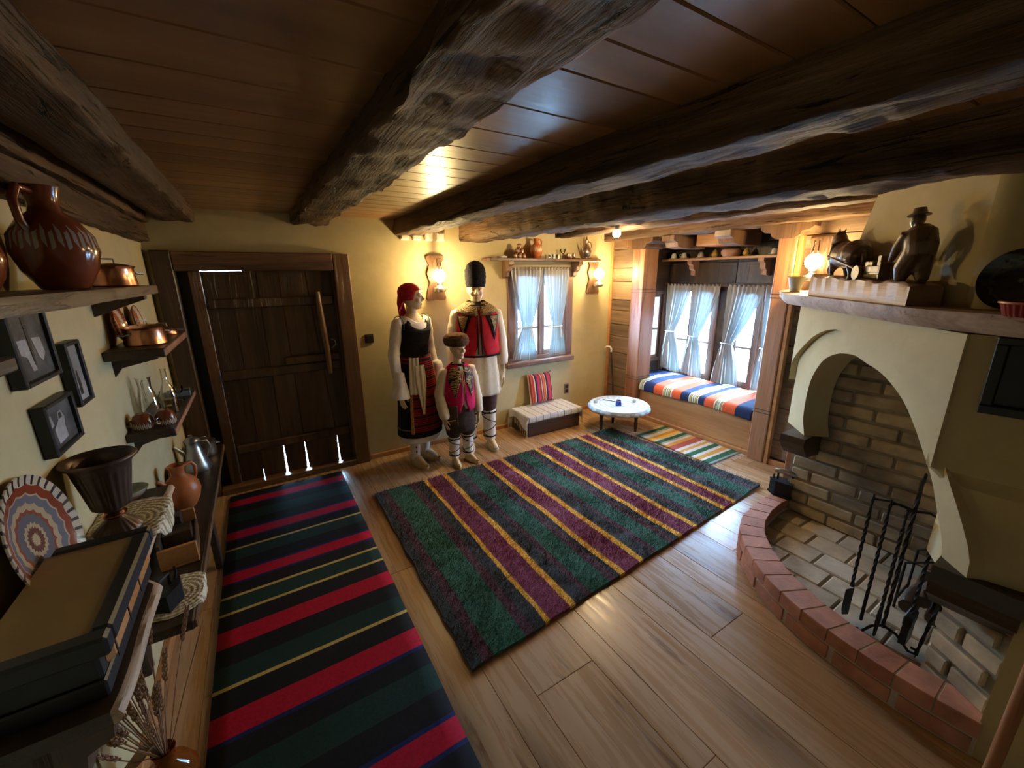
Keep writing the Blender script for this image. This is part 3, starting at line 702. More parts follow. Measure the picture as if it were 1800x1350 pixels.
for n, a, b in (('curtain_rod', (2.325, YB-.045, 1.772), (3.17, YB-.045, 1.772)), ('curtain_rod', (4.475, 3.49, 1.57), (4.475, 1.88, 1.57))):
    o = MB().tube([a, b], .005, 8).build(n, M['winwood'], None, smooth=True)
    tag(o, 'thin rod over the small window' if a[0] < 3 else 'thin rod along the top of the bay window curtains', 'curtain rod')

# ------------------------------------------------------------------ bay seat and its woven cover
t = thing('window_bench', 'built-in orange wooden window bench under the bay windows', 'bench', (4.2, 2.55, 0))
MB().box(3.86, 3.90, 1.872, 3.255, .045, .385, c=.003).build('front_board', M['orange'], t, world=True)
MB().box(3.84, 4.53, 1.872, 3.255, .385, .405, c=.003).box(4.03, 4.53, 3.255, 3.485, .385, .405).build('seat_board', M['orange'], t, world=True)
MB().box(3.83, 3.86, 1.872, 3.255, 0, .045, c=.003).build('plinth_strip', M['orange'], t, world=True)
NV, OR, WH, YE, BK, GR = (.020, .030, .075), (.62, .095, .03), (.68, .64, .55), (.60, .46, .10), (.03, .03, .03), (.20, .28, .12)
def group5(s, w):  # the fine stripe group
    k = w/9; return [(s, WH), (s+k, BK), (s+1.6*k, YE), (s+2.4*k, BK), (s+3*k, WH), (s+4*k, GR), (s+5*k, WH), (s+6*k, BK), (s+6.6*k, YE), (s+7.4*k, BK), (s+8*k, WH)]
# coordinate = 3.5 - y
st = [(0, NV)] + group5(.235, .09) + [(.325, NV), (.47, OR)] + group5(.60, .11) + [(.715, OR), (.83, NV)] + group5(.935, .11) + [(1.05, NV), (1.115, OR)] + group5(1.225, .09) + [(1.315, OR), (1.445, NV)]
def rev_y_stripes(name, st, y_start, length, **k):
    # object-space y decreases along the stripes: mirror the stops
    end = length; out = []
    segs = [(a, c) for a, c in st]
    for i, (a, c) in enumerate(segs):
        b = segs[i+1][0] if i+1 < len(segs) else end
        out.append((end-b, c))
    out = sorted(out, key=lambda q: q[0]); out[0] = (0.0, out[0][1])
    return stripes(name, 'y', out, length, off=-(y_start-length), **k)
M['baycloth'] = rev_y_stripes('striped_bench_cover', st, 3.5, 1.62, bump=.25, bs=160, noisec=.08)
def bc(u, v):
    y = 3.47 - 1.57*u; y = y if True else y
    # v: 0 back edge .. 1 hanging front edge
    s = v*.82
    wob = mnoise.noise(Vector((u*9, v*3, 1)))*.012 + mnoise.noise(Vector((u*30, v*7, 5)))*.004
    if s < .60:
        x = 4.50 - s; z = .452 + .012*math.sin(s/.6*PI) + wob*.8
    else:
        q = (s-.60)/.22; a = min(q/.5, 1)*PI/2
        x = 3.90 - .055*math.sin(a); z = .452 - .04*(1-math.cos(a)) - max(0, q-.5)*.10 + wob*.3
        x += wob*.6
        z -= .012*math.sin(u*7)*q
    if u < .14: x = max(x, 3.845 + (0.14-u)*1.3)
    return (x, y, z)
o = MB().grid(bc, 120, 30).build('bench_cover', M['baycloth'], None, smooth=True, fix=False)
md = o.modifiers.new('thick', 'SOLIDIFY'); md.thickness = .012; md.offset = -1
tag(o, 'orange, navy and white striped woven cover spread over the window bench', 'cover')
o = MB().box(3.90, 4.50, 1.90, 3.46, .405, .443, c=.015).build('seat_pad', M['white'], None); tag(o, 'flat pale seat pad under the striped cover on the window bench', 'cushion')

# ------------------------------------------------------------------ rugs
DK, PL, GN, YL, MG = (.024, .028, .032), (.085, .022, .042), (.014, .115, .066), (.90, .54, .06), (.22, .022, .085)
sr = [(0, DK), (.64, PL), (.695, GN), (.88, PL), (.93, DK), (1.0, YL), (1.035, MG), (1.173, YL), (1.214, DK), (1.30, PL), (1.343, GN), (1.477, PL), (1.535, DK), (1.575, YL), (1.61, MG), (1.747, YL), (1.79, DK), (1.885, PL), (1.934, GN), (2.064, PL), (2.11, DK), (2.16, YL), (2.198, MG), (2.337, YL), (2.378, DK), (2.46, PL), (2.51, GN), (2.63, PL), (2.67, DK), (2.725, YL), (2.757, MG), (2.879, YL), (2.92, DK), (3.0, PL), (3.035, GN), (3.165, PL), (3.21, DK)]
M['rug'] = stripes('shaggy_striped_wool', 'x', sr, 3.6, wob=.035, wscale=2.2, bump=.9, bs=130, noisec=.22, sheen=.3)
rc = [Vector((.585, 1.31)), Vector((3.33, 1.50)), Vector((3.24, 3.10)), Vector((.60, 3.10))]
def rugp(u, v, z=0):
    a = rc[0].lerp(rc[1], u); b = rc[3].lerp(rc[2], u); p = a.lerp(b, v)
    e = .010*mnoise.noise(Vector((u*12, v*12, 0)))
    return (p.x + (e if u in (0, 1) else 0), p.y + (e if v in (0, 1) else 0), z)
def rugsurf(u, v):
    z = .020 + .006*mnoise.noise(Vector((u*9, v*7, 2))) + .004*mnoise.noise(Vector((u*30, v*20, 3)))
    return rugp(u, v, z)
t = thing('shaggy_rug', 'large shaggy wool rug with green, magenta, yellow and black stripes', 'rug', (1.9, 2.25, 0))
mb = MB().grid(rugsurf, 90, 60)
def border(n, fu): return [fu(i/n) for i in range(n+1)]
bd = [(u, 0) for u in np.linspace(0, 1, 91)] + [(1, v) for v in np.linspace(0, 1, 61)[1:]] + [(u, 1) for u in np.linspace(1, 0, 91)[1:]] + [(0, v) for v in np.linspace(1, 0, 61)[1:-1]]
mb.loft([[rugsurf(u, v) for u, v in bd], [rugp(u, v, .001) for u, v in bd]], False, False)
mb.build('backing', M['rug'], t, world=True, smooth=True, fix=False)
rng = np.random.default_rng(5); N = 90000
U = rng.random(N); V = rng.random(N); r4 = [np.array(c) for c in rc]
PX = (1-U)*(1-V)*r4[0][0]+U*(1-V)*r4[1][0]+U*V*r4[2][0]+(1-U)*V*r4[3][0]; PY = (1-U)*(1-V)*r4[0][1]+U*(1-V)*r4[1][1]+U*V*r4[2][1]+(1-U)*V*r4[3][1]
ang = rng.random(N)*2*np.pi; ln = .012+rng.random(N)*.016; lean = .006+rng.random(N)*.016; la = rng.normal(-1.2, 1.3, N)
w = .0011+rng.random(N)*.0012
vs = np.zeros((N, 3, 3)); dx = np.cos(ang)*w; dy = np.sin(ang)*w
vs[:, 0] = np.stack([PX-dx, PY-dy, np.full(N, .016)], 1); vs[:, 1] = np.stack([PX+dx, PY+dy, np.full(N, .016)], 1)
vs[:, 2] = np.stack([PX+np.cos(la)*lean, PY+np.sin(la)*lean, .016+ln], 1)
vs = vs.reshape(-1, 3) - np.array([1.9, 2.25, 0])
me = bpy.data.meshes.new('pile'); me.vertices.add(3*N); me.vertices.foreach_set('co', vs.ravel()); me.loops.add(3*N); me.loops.foreach_set('vertex_index', np.arange(3*N, dtype=np.int32))
me.polygons.add(N); me.polygons.foreach_set('loop_start', np.arange(0, 3*N, 3, dtype=np.int32)); me.update(calc_edges=True)
me.materials.append(M['rug']); o = bpy.data.objects.new('pile', me); C.objects.link(o); o.parent = t; o['kind'] = 'stuff'
# object coordinates of the children are local to (1.9, 2.25): shift the stripe origin
for nd in M['rug'].node_tree.nodes:
    if nd.type == 'MATH' and nd.operation == 'ADD' and abs(nd.inputs[1].default_value) < 1e-9 and not nd.inputs[1].is_linked and nd.inputs[0].is_linked and nd.inputs[0].links[0].from_node.type == 'SEPXYZ':
        nd.inputs[1].default_value = 1.9

RD, BL, YT, DG, BK2 = (.36, .006, .022), (.012, .016, .075), (.46, .33, .10), (.012, .030, .024), (.010, .009, .010)
sq = [(0, BK2)]; c0 = 3.53
runs = []
c = 3.53
while c > -1.2: runs.append(c); c -= .482
segs = []
for c in runs:
    segs += [(c+.066, c+.052, BL), (c+.052, c-.052, RD), (c-.052, c-.066, BL), (c-.165, c-.172, YT), (c-.172, c-.298, DG), (c-.298, c-.305, YT)]
cur = 3.70; stops = []
for a, b, col in sorted(segs, key=lambda q: -q[0]):
    if a < cur-1e-4: stops.append((3.70-cur, BK2))
    stops.append((3.70-a, col)); cur = b
stops.append((3.70-cur, BK2))
M['runner'] = rev_y_stripes('striped_runner_wool', stops, 3.70, 4.9, bump=.2, bs=300, noisec=.10)
def runf(u, v):
    return (lerp(-.395, .445, u) + .004*mnoise.noise(Vector((v*22, u*2, 0))), lerp(3.685, -1.1, v) + (.006*math.sin(u*6) if v in (0, 1) else 0), .010 + .002*mnoise.noise(Vector((u*3, v*30, 0))))
o = MB().grid(runf, 12, 120).build('runner_rug', M['runner'], None, smooth=True, fix=False)
md = o.modifiers.new('thick', 'SOLIDIFY'); md.thickness = .008
tag(o, 'long black runner rug with crimson bands and thin yellow lines before the door', 'rug')
W2, G2, O2, R2, B2 = (.66, .64, .60), (.035, .13, .075), (.62, .33, .08), (.40, .10, .08), (.30, .40, .42)
sm = [(0, W2)]; pts_ = [(.02, G2), (.07, B2), (.10, W2), (.15, O2), (.19, YL), (.22, W2), (.26, G2), (.31, B2), (.34, W2), (.37, O2), (.42, R2), (.50, W2), (.54, O2), (.58, W2), (.62, G2), (.68, W2), (.72, O2), (.77, W2), (.80, G2), (.86, B2)]
M['small'] = rev_y_stripes('pastel_rag_weave', [(0, W2)] + pts_, 2.835, .90, bump=.2, bs=300, noisec=.12)
def smf(u, v): return (lerp(3.345, 3.825, u) + .01*(v-.5), lerp(2.82, 1.945, v), .006+.002*mnoise.noise(Vector((u*4, v*8, 0))))
t = thing('rag_rug', 'small pastel rag rug with green, orange and white stripes before the window bench', 'rug', (0, 0, 0))
o = MB().grid(smf, 10, 40).build('weave', M['small'], t, smooth=True, fix=False); md = o.modifiers.new('thick', 'SOLIDIFY'); md.thickness = .005
fr = MB()
for e, sgn in ((2.82, 1), (1.945, -1)):
    for i in range(26):
        x = 3.355 + i*.0185; q = random.Random(i).uniform(-.012, .012)
        fr.tube([(x, e, .006), (x+q*.5, e+sgn*.022, .008), (x+q, e+sgn*(.045+abs(q)), .003)], .0018, 4)
fr.build('fringe', M['white'], t, kind='stuff')

# ------------------------------------------------------------------ low round table, chest, cushion, cane, switches
t = thing('low_round_table', 'low round table under a white lace cloth beside the window bay', 'table', (3.32, 3.08, 0))
MB().lathe([(.30, .262), (.325, .268), (.33, .282), (.325, .292)], 40).build('tabletop', M['darky'], t, smooth=True)
for a in (-1.05, 1.05, 2.75):
    MB().lathe([(.013, 0), (.016, .03), (.022, .10), (.017, .13), (.024, .17), (.02, .262)], 10, (.20*math.cos(a), .20*math.sin(a), 0)).build('leg', M['darky'], t, smooth=True)
def lace_mat(name, base, hole, s1, s2, radial=True, thr=.5):
    t = NT(name); tc = t.n('ShaderNodeTexCoord'); sx = t.n('ShaderNodeSeparateXYZ'); t.l(tc.outputs['Object'], sx.inputs[0])
    r = t.math('POWER', t.math('ADD', t.math('MULTIPLY', sx.outputs[0], sx.outputs[0]), t.math('MULTIPLY', sx.outputs[1], sx.outputs[1])), .5)
    a = t.math('ARCTAN2', sx.outputs[1], sx.outputs[0])
    f1 = t.math('SINE', t.math('MULTIPLY', r, s1)); f2 = t.math('SINE', t.math('ADD', t.math('MULTIPLY', a, s2), t.math('MULTIPLY', r, 30)))
    g = t.math('ADD', t.math('MULTIPLY', f1, .6), t.math('MULTIPLY', f2, .4))
    v = t.n('ShaderNodeTexVoronoi'); v.inputs['Scale'].default_value = s1*.55; t.l(tc.outputs['Object'], v.inputs['Vector'])
    g2 = t.math('ADD', g, t.math('MULTIPLY', v.outputs['Distance'], .8))
    col = t.mix(t.ramp(g2, [(thr, (0, 0, 0)), (thr+.12, (1, 1, 1))]), hole, base)
    t.bump(g2, .5, .003); return t.done(col, .95, 0, .1)
M['lace'] = lace_mat('white_lace', (.52, .56, .58), (.33, .37, .40), 110, 22, thr=.25)
M['crochet'] = lace_mat('cream_crochet', (.64, .58, .44), (.33, .27, .18), 330, 30, thr=.2)
def cloth_disc(n, r0, ztop, drop, seed, over=.03, nr=14, scal=0, amp=.004):
    mb = MB(); rings = []
    for i in range(nr+1):
        q = i/nr; ring = []
        for j in range(n):
            a = 2*PI*j/n; rr = q*(r0+over+drop)
            sc = 1 + (scal*abs(math.sin(a*14)) if q > .93 else 0)
            if rr <= r0: p = (rr*math.cos(a), rr*math.sin(a), ztop + .001*math.sin(a*5+rr*30))
            else:
                ex = rr-r0; w_ = amp*math.sin(a*11+seed)*min(1, ex/max(drop, .01)); rad = r0 + min(ex, over)*.7 + w_
                p = (rad*math.cos(a)*sc, rad*math.sin(a)*sc, ztop - max(0, ex-over*.35)*.95)
            ring.append(p)
        rings.append(ring)
    return mb.loft(rings, False, False)
o = cloth_disc(96, .325, .297, .035, 1, .02).build('lace_tablecloth', M['lace'], None, smooth=True, fix=False); o.location = (3.32, 3.08, 0)
md = o.modifiers.new('t', 'SOLIDIFY'); md.thickness = .003; tag(o, 'white lace cloth draped over the low round table', 'tablecloth')
t = thing('coffee_pot', 'small blue enamel coffee pot with a long dark handle on the round table', 'pot', (3.27, 3.04, .2995))
MB().lathe([(.030, 0), (.034, .008), (.030, .04), (.026, .055), (.029, .062)], 20, cap1=False).build('body', M['bluen'], t, smooth=True)
MB().lathe([(.0285, .058), (.030, .063), (.0275, .0625)], 20, cap0=False, cap1=False).build('rim', M['porc'], t, smooth=True)
MB().tube([(-.026, .006, .045), (-.09, .035, .062), (-.17, .075, .078)], [.004, .004, .005], 6).build('handle', M['blackm'], t, smooth=True)
c0_ = None
for i, (x, y, lb) in enumerate(((3.125, 3.25, 'tiny white cup left of the blue coffee pot'), (3.50, 3.02, 'tiny white cup right of the blue coffee pot'))):
    if i == 0:
        c0_ = thing('coffee_cup', lb, 'cup', (x, y, .2995), 0, 'cups on the round table')
        MB().lathe([(.014, 0), (.021, .006), (.023, .03), (.0205, .03), (.018, .008)], 16, cap1=False).build('bowl', M['porc'], c0_, smooth=True)
        MB().tube([(.022, 0, .024), (.034, 0, .02), (.033, 0, .01), (.02, 0, .008)], .002, 6).build('handle', M['porc'], c0_, smooth=True)
    else: dup(c0_, (x, y, .2995), 2.0, lb)

t = thing('wooden_chest', 'long low dark wooden chest with scuffed front under the small window', 'chest', (2.68, 3.60, 0), -.03)
M['scuff'] = wood('scuffed_chest_wood', (.035, .018, .015), (.075, .04, .032), (.30, .22, .17), 'x', 1.4, .5, .4, 0, 5, .1, .5)
MB().box(-.35, .35, -.185, -.165, 0, .20, c=.004).build('front_board', M['scuff'], t)
MB().box(-.35, .35, .165, .185, 0, .20, c=.004).build('back_board', M['scuff'], t)
MB().box(-.35, -.33, -.165, .165, 0, .20, c=.003).build('end_board', M['dark'], t); MB().box(.33, .35, -.165, .165, 0, .20, c=.003).build('end_board', M['dark'], t)
MB().box(-.36, .36, -.195, .195, .20, .222, c=.005).build('lid', M['dark'], t)
LN = (.10, .10, .13)
s5 = [(0, (.66, .68, .68))]
for k in range(8): s5 += [(.04+k*.095, LN), (.047+k*.095, (.66, .68, .68))]
M['chestcloth'] = stripes('white_striped_towel', 'x', s5, .80, off=.40, bump=.3, bs=200, noisec=.06)
def ccf(u, v):
    s = (u-.5)*.96; x = max(-.365, min(.365, s)); ex = abs(s)-.365; z = .232 + .004*mnoise.noise(Vector((u*12, v*5, 0)))
    if ex > 0: z -= ex*.95; x += math.copysign(.012+.012*math.sin(v*9), s)*min(1, ex*30)
    w = (v-.385)*.70
    y = w
    zy = 0
    if w < -.20: zy = (w+.20)*.9; y = -.205+.004*math.sin(u*21)
    if w > .19: y = .196; zy = -(w-.19)
    z += zy*(1 if ex <= 0 else .6)
    if ex > 0: z -= (.04*math.sin(v*8+1) if s < 0 else .03*math.sin(v*5))*min(1, ex*12)
    return (x, y, z)
o = MB().grid(ccf, 100, 40).build('striped_towel', M['chestcloth'], None, smooth=True, fix=False); o.location = (2.68, 3.60, 0); o.rotation_euler = (0, 0, -.03)
PM[o.name] = Matrix.Translation((2.68, 3.60, 0)) @ rot(rz=-.03)
md = o.modifiers.new('t', 'SOLIDIFY'); md.thickness = .004; tag(o, 'white fringed cloth with thin dark stripes laid over the low chest', 'cloth')
fr = MB()
for sx_ in (-1, 1):
    for i in range(34):
        v = i/33; p = ccf(0 if sx_ < 0 else 1, v); q = random.Random(i+50).uniform(-.01, .01)
        fr.tube([p, (p[0]+sx_*.006, p[1]+q, p[2]-.035), (p[0]+sx_*.004, p[1]+q*1.6, p[2]-.065)], .002, 4)
fr.build('fringe', M['cream'], o, kind='stuff')
# striped cushion leaning on the wall
cols = [(.50, .05, .08), (.02, .03, .07), (.62, .52, .28), (.36, .04, .14), (.62, .20, .05), (.50, .05, .08), (.70, .60, .42), (.02, .03, .07), (.36, .04, .14), (.55, .08, .06)]
s6 = []; xx = 0; rg = random.Random(3)
while xx < .44: s6.append((xx, cols[len(s6) % 10])); xx += rg.choice((.010, .014, .022))
M['cushion'] = stripes('striped_cushion_weave', 'x', s6, .44, off=.22, bump=.3, bs=200, noisec=.08)
def cushion(label, loc, w, h, th, ry, rx, rz, m):
    def side(sg):
        def f(u, v):
            a, b = (u-.5)*2, (v-.5)*2
            d_ = th*.5*((1-a**4)*(1-b**4))**.45*sg
            pin = .045*(a*a*b*b)
            return (a*w/2*(1-.05*(1-b*b)-0*pin), d_, h/2 + b*h/2*(1-.05*(1-a*a)))
        return f
    mb = MB().grid(side(1), 20, 20).grid(side(-1), 20, 20)
    t = thing('cushion', label, 'cushion', loc); t.rotation_euler = (rx, ry, rz)
    o = mb.build('cover', m, t, smooth=True, ang=80)
    for a, b in ((-1, 0), (1, 0), (-1, 1), (1, 1)):
        MB().sphere((a*w*.5, 0, b*h), .006, n=8, m=6).build('corner_tassel', m, t, smooth=True)
    return t
cushion('square cushion with narrow red, cream and navy stripes leaning on the wall', (2.73, 3.735, .245), .36, .36, .10, 0, -.20, .06, M['cushion'])
t = thing('power_outlet', 'dark brown wall socket plate above the right end of the chest', 'socket', (3.17, YB, .33))
MB().box(-.033, .033, -.012, 0, -.063, .063, c=.004).build('plate', M['winwood'], t)
for z in (-.028, .028): MB().box(-.022, .022, -.018, -.010, z-.02, z+.02, c=.004).build('insert', M['black'], t)
t = thing('light_switch', 'black square light switch left of the woman mannequin', 'switch', (.84, YB, 1.17))
MB().box(-.04, .04, -.010, 0, -.04, .04, c=.004).build('plate', M['black'], t); MB().box(-.022, .022, -.016, -.009, -.03, .03, c=.003).build('rocker', M['black'], t)
wb0 = None
for i in range(4):
    x = 1.235 + i*.115; lb = 'small white alarm box high on the wall, %s' % ['leftmost of the row of four', 'second from the left of four', 'third from the left of four', 'rightmost of the row of four'][i]
    if i == 0:
        wb0 = thing('junction_box', lb, 'box', (x, YB, 2.07), 0, 'white boxes by the beam end')
        MB().box(-.04, .04, -.026, 0, -.038, .038, c=.005).build('cover', M['wax'], wb0); MB().box(-.03, .03, -.029, -.025, -.028, .028, c=.002).build('lid', M['wax'], wb0)
    else: dup(wb0, (x, YB, 2.07), 0, lb)
t = thing('walking_stick', 'wooden walking stick with curved white handle in the corner by the bay', 'cane', (3.79, 3.66, 0))
MB().tube([(.02, -.03, 0), (.01, -.01, .30), (0, .02, .60), (-.005, .035, .76)], [.008, .010, .011, .012], 8).build('shaft', M['darky'], t, smooth=True)
MB().tube([(-.005, .035, .75), (-.005, .035, .79), (-.015, .05, .815), (-.04, .08, .82), (-.055, .10, .80)], [.013, .013, .012, .011, .008], 8).build('handle', M['porc'], t, smooth=True)

# ------------------------------------------------------------------ shelf above the small window
def bracket(parent, pts, a0, a1, plane, m='frame'): return MB().prism(pts, a0, a1, plane).build('bracket', M[m], parent, world=True)
t = thing('wall_shelf', 'dark wooden shelf with scrolled brackets above the small window', 'shelf', (2.78, YB, 1.86))
MB().box(2.02, 3.50, 3.655, YB, 1.855, 1.882, c=.004).build('board', M['winwood'], t, world=True)
for x in (2.29, 3.22):
    bracket(t, [(YB, 1.855), (3.68, 1.855), (3.68, 1.82), (3.72, 1.80), (3.725, 1.76), (3.77, 1.74), (3.775, 1.70), (YB, 1.68)], x-.028, x+.028, 'yz')
t = thing('wall_shelf', 'long wooden shelf with scrolled brackets above the bay windows', 'shelf', (4.5, 2.7, 1.86))
MB().box(4.35, 4.53, 1.88, 3.48, 1.855, 1.88, c=.004).build('board', M['orange'], t, world=True)
for y in (3.11, 2.30):
    bracket(t, [(4.53, 1.855), (4.38, 1.855), (4.38, 1.82), (4.42, 1.80), (4.425, 1.76), (4.46, 1.74), (4.465, 1.69), (4.53, 1.68)], y-.028, y+.028, 'xz', 'post')
def cupdeco(name, c, cu, z0=.018, z1=.04):
    t = NT(name); tc = t.n('ShaderNodeTexCoord'); sx = t.n('ShaderNodeSeparateXYZ'); t.l(tc.outputs['Object'], sx.inputs[0])
    a = t.math('ARCTAN2', sx.outputs[1], sx.outputs[0]); w = t.math('MULTIPLY', t.math('ABSOLUTE', t.math('SINE', t.math('MULTIPLY', a, 9))), .4*(z1-z0))
    zz_ = t.math('ADD', sx.outputs[2], w); inb = t.math('MULTIPLY', t.math('GREATER_THAN', zz_, z0+.2*(z1-z0)), t.math('LESS_THAN', zz_, z1))
    fl_ = t.math('GREATER_THAN', t.math('SINE', t.math('MULTIPLY', a, 36)), -.3)
    return t.done(t.mix(t.math('MULTIPLY', inb, fl_), c, cu), .14)
M['cupd'] = cupdeco('brown_cup_with_slip', (.20, .05, .018), (.62, .56, .42))
ZS = 1.8822
cp = None; pos = [(2.36, 0), (2.415, 0), (2.47, 0), (2.388, 1), (2.443, 1), (2.415, 2)]
nm_ = ['bottom left', 'bottom middle', 'bottom right', 'middle row left', 'middle row right', 'topmost']
for i, (x, r) in enumerate(pos):
    lb = 'small brown glazed cup, %s of the cup pyramid on the window shelf' % nm_[i]
    if i == 0:
        cp = thing('glazed_cup', lb, 'cup', (x, 3.73, ZS), 0, 'pyramid of glazed cups')
        MB().lathe([(.026, 0), (.027, .01), (.025, .035), (.019, .046), (.017, .048), (.018, .044)], 18).build('bowl', M['cupd'], cp, smooth=True)
    else: dup(cp, (x, 3.73, ZS+.0485*r), i, lb)
t = thing('soap_dish', 'small pale dish at the left end of the window shelf', 'dish', (2.20, 3.72, ZS)); MB().ell([(0, 0, 0, .045, .028), (0, 0, .006, .06, .036), (0, 0, .018, .062, .038), (0, 0, .014, .05, .03)], 20).build('bowl', M['wax'], t, smooth=True)
MB().ell([(0, 0, .0145, .04, .024), (0, 0, .024, .036, .02), (0, 0, .026, .02, .01)], 16).build('soap', M['wax'], t, smooth=True)
def jug(label, loc, s, m, rz=0, name='clay_jug', spout=True, bandm=None):
    t = thing(name, label, 'jug', loc, rz)
    MB().lathe([(.045*s, 0), (.05*s, .004*s), (.075*s, .05*s), (.088*s, .10*s), (.083*s, .14*s), (.06*s, .175*s), (.034*s, .198*s), (.030*s, .215*s), (.033*s, .24*s), (.040*s, .262*s), (.036*s, .262*s), (.028*s, .235*s), (.026*s, .20*s)], 28, cap1=False).build('body', m, t, smooth=True, ang=80)
    MB().tube([(.033*s, 0, .245*s), (.07*s, 0, .25*s), (.088*s, 0, .22*s), (.085*s, 0, .17*s), (.07*s, 0, .145*s)], [.009*s, .010*s, .010*s, .009*s, .009*s], 8).build('handle', m, t, smooth=True)
    if spout: MB().tube([(-.065*s, 0, .16*s), (-.085*s, 0, .19*s), (-.10*s, 0, .205*s)], [.014*s, .009*s, .008*s], 8).build('spout', m, t, smooth=True)
    return t
M['jugd'] = cupdeco('orange_jug_with_slip', (.42, .12, .035), (.60, .50, .33), .075, .13)
jug('round reddish jug with cream band on the window shelf', (2.63, 3.73, ZS), .78, M['jugd'], 0, spout=False)
gl = None
for i in range(6):
    x, y = 2.80+(i % 3)*.058, 3.70+(i//3)*.058; lb = 'low clear tumbler in the cluster on the window shelf, %s row %s' % (['front', 'back'][i//3], ['left', 'middle', 'right'][i % 3])
    if i == 0:
        gl = thing('glass_tumbler', lb, 'glass', (x, y, ZS), 0, 'tumblers on the window shelf'); MB().lathe([(.022, 0), (.024, .045), (.022, .045), (.020, .006)], 16, cap1=False).build('bowl', M['glass'], gl, smooth=True)
    else: dup(gl, (x, y, ZS), 0, lb)
def goblet(label, loc, s=1.0, name='wine_glass'):
    t = thing(name, label, 'glass', loc); MB().lathe([(.028*s, 0), (.026*s, .004*s), (.004*s, .010*s), (.004*s, .05*s), (.02*s, .06*s), (.028*s, .08*s), (.030*s, .105*s), (.028*s, .105*s), (.024*s, .08*s)], 18, cap1=False).build('bowl', M['glass'], t, smooth=True); return t
goblet('tall stemmed glass behind the tumblers on the window shelf', (3.0, 3.74, ZS))
t = thing('metal_tray', 'dark oval tray under the small vessels on the window shelf', 'tray', (3.12, 3.735, ZS)); MB().ell([(0, 0, 0, .10, .06), (0, 0, .003, .12, .07), (0, 0, .008, .125, .073), (0, 0, .005, .11, .065)], 28).build('plate', M['copper'], t, smooth=True)
pt_ = None
for i, x in enumerate((3.06, 3.10, 3.145)):
    lb = 'tiny grey metal cup on the oval tray, %s of three' % ['leftmost', 'middle', 'rightmost'][i]
    if i == 0:
        pt_ = thing('metal_cup', lb, 'cup', (x, 3.72, ZS+.0085), 0, 'small cups on the oval tray'); MB().lathe([(.012, 0), (.018, .006), (.02, .03), (.016, .05), (.018, .052)], 14).build('bowl', M['tin'], pt_, smooth=True)
    else: dup(pt_, (x, 3.72+.02*(i % 2), ZS+.0085), 0, lb)
t = thing('tall_ewer', 'slender grey metal ewer with lid and handle on the right of the window shelf', 'ewer', (3.34, 3.73, ZS))
MB().lathe([(.04, 0), (.043, .01), (.03, .02), (.052, .06), (.056, .085), (.04, .12), (.018, .16), (.014, .19), (.02, .205), (.012, .222), (.004, .232), (.007, .243), (.001, .25)], 22).build('body', M['tin'], t, smooth=True)
MB().tube([(.02, 0, .19), (.06, 0, .185), (.072, 0, .14), (.05, 0, .10)], .005, 6).build('handle', M['tin'], t, smooth=True)
MB().tube([(-.05, 0, .07), (-.075, 0, .12), (-.10, 0, .18)], [.011, .007, .005], 8).build('spout', M['tin'], t, smooth=True)
# things on the bay shelf
ZT = 1.8802
pc = None; ys_ = [(3.36, 'leftmost'), (3.22, 'second from the left'), (3.00, 'third from the left'), (2.20, 'second from the right'), (2.06, 'rightmost')]
for i, (y, w_) in enumerate(ys_):
    lb = 'upturned white coffee cup on a saucer, %s on the bay shelf' % w_
    if i == 0:
        pc = thing('cup_and_saucer', lb, 'cup', (4.42, y, ZT), 1.2, 'upturned cups on the bay shelf')
        MB().lathe([(.028, 0), (.05, .004), (.058, .010), (.05, .008)], 20).build('saucer', M['porc'], pc, smooth=True)
        MB().lathe([(.033, .010), (.034, .02), (.028, .045), (.02, .062), (.017, .066)], 20).build('bowl', M['porc'], pc, smooth=True)
        MB().tube([(.028, 0, .05), (.048, 0, .045), (.046, 0, .025), (.032, 0, .022)], .003, 6).build('handle', M['porc'], pc, smooth=True)
    else: dup(pc, (4.42, y, ZT), 1.2+i, lb)
jr = None
for i, (y, w_) in enumerate(((2.83, 'left'), (2.48, 'right'))):
    lb = 'small round brass jar with lid %s of the clay dish on the bay shelf' % w_
    if i == 0:
        jr = thing('brass_jar', lb, 'jar', (4.42, y, ZT), 0, 'brass jars on the bay shelf'); MB().lathe([(.02, 0), (.034, .02), (.036, .035), (.024, .055), (.026, .06)], 18).build('body', M['gold'], jr, smooth=True)
        MB().lathe([(.026, .06), (.018, .072), (.005, .078), (.007, .085), (.001, .09)], 16).build('lid', M['gold'], jr, smooth=True)
    else: dup(jr, (4.42, y, ZT), 0, lb)
t = thing('clay_dish', 'wide pinkish clay baking dish in the middle of the bay shelf', 'dish', (4.43, 2.65, ZT)); MB().lathe([(.075, 0), (.098, .03), (.10, .06), (.085, .075), (.03, .082), (.001, .083)], 26).build('body', plain('pink_clay', (.42, .22, .14), .7, 0, (.50, .28, .19), 20, .3), t, smooth=True)
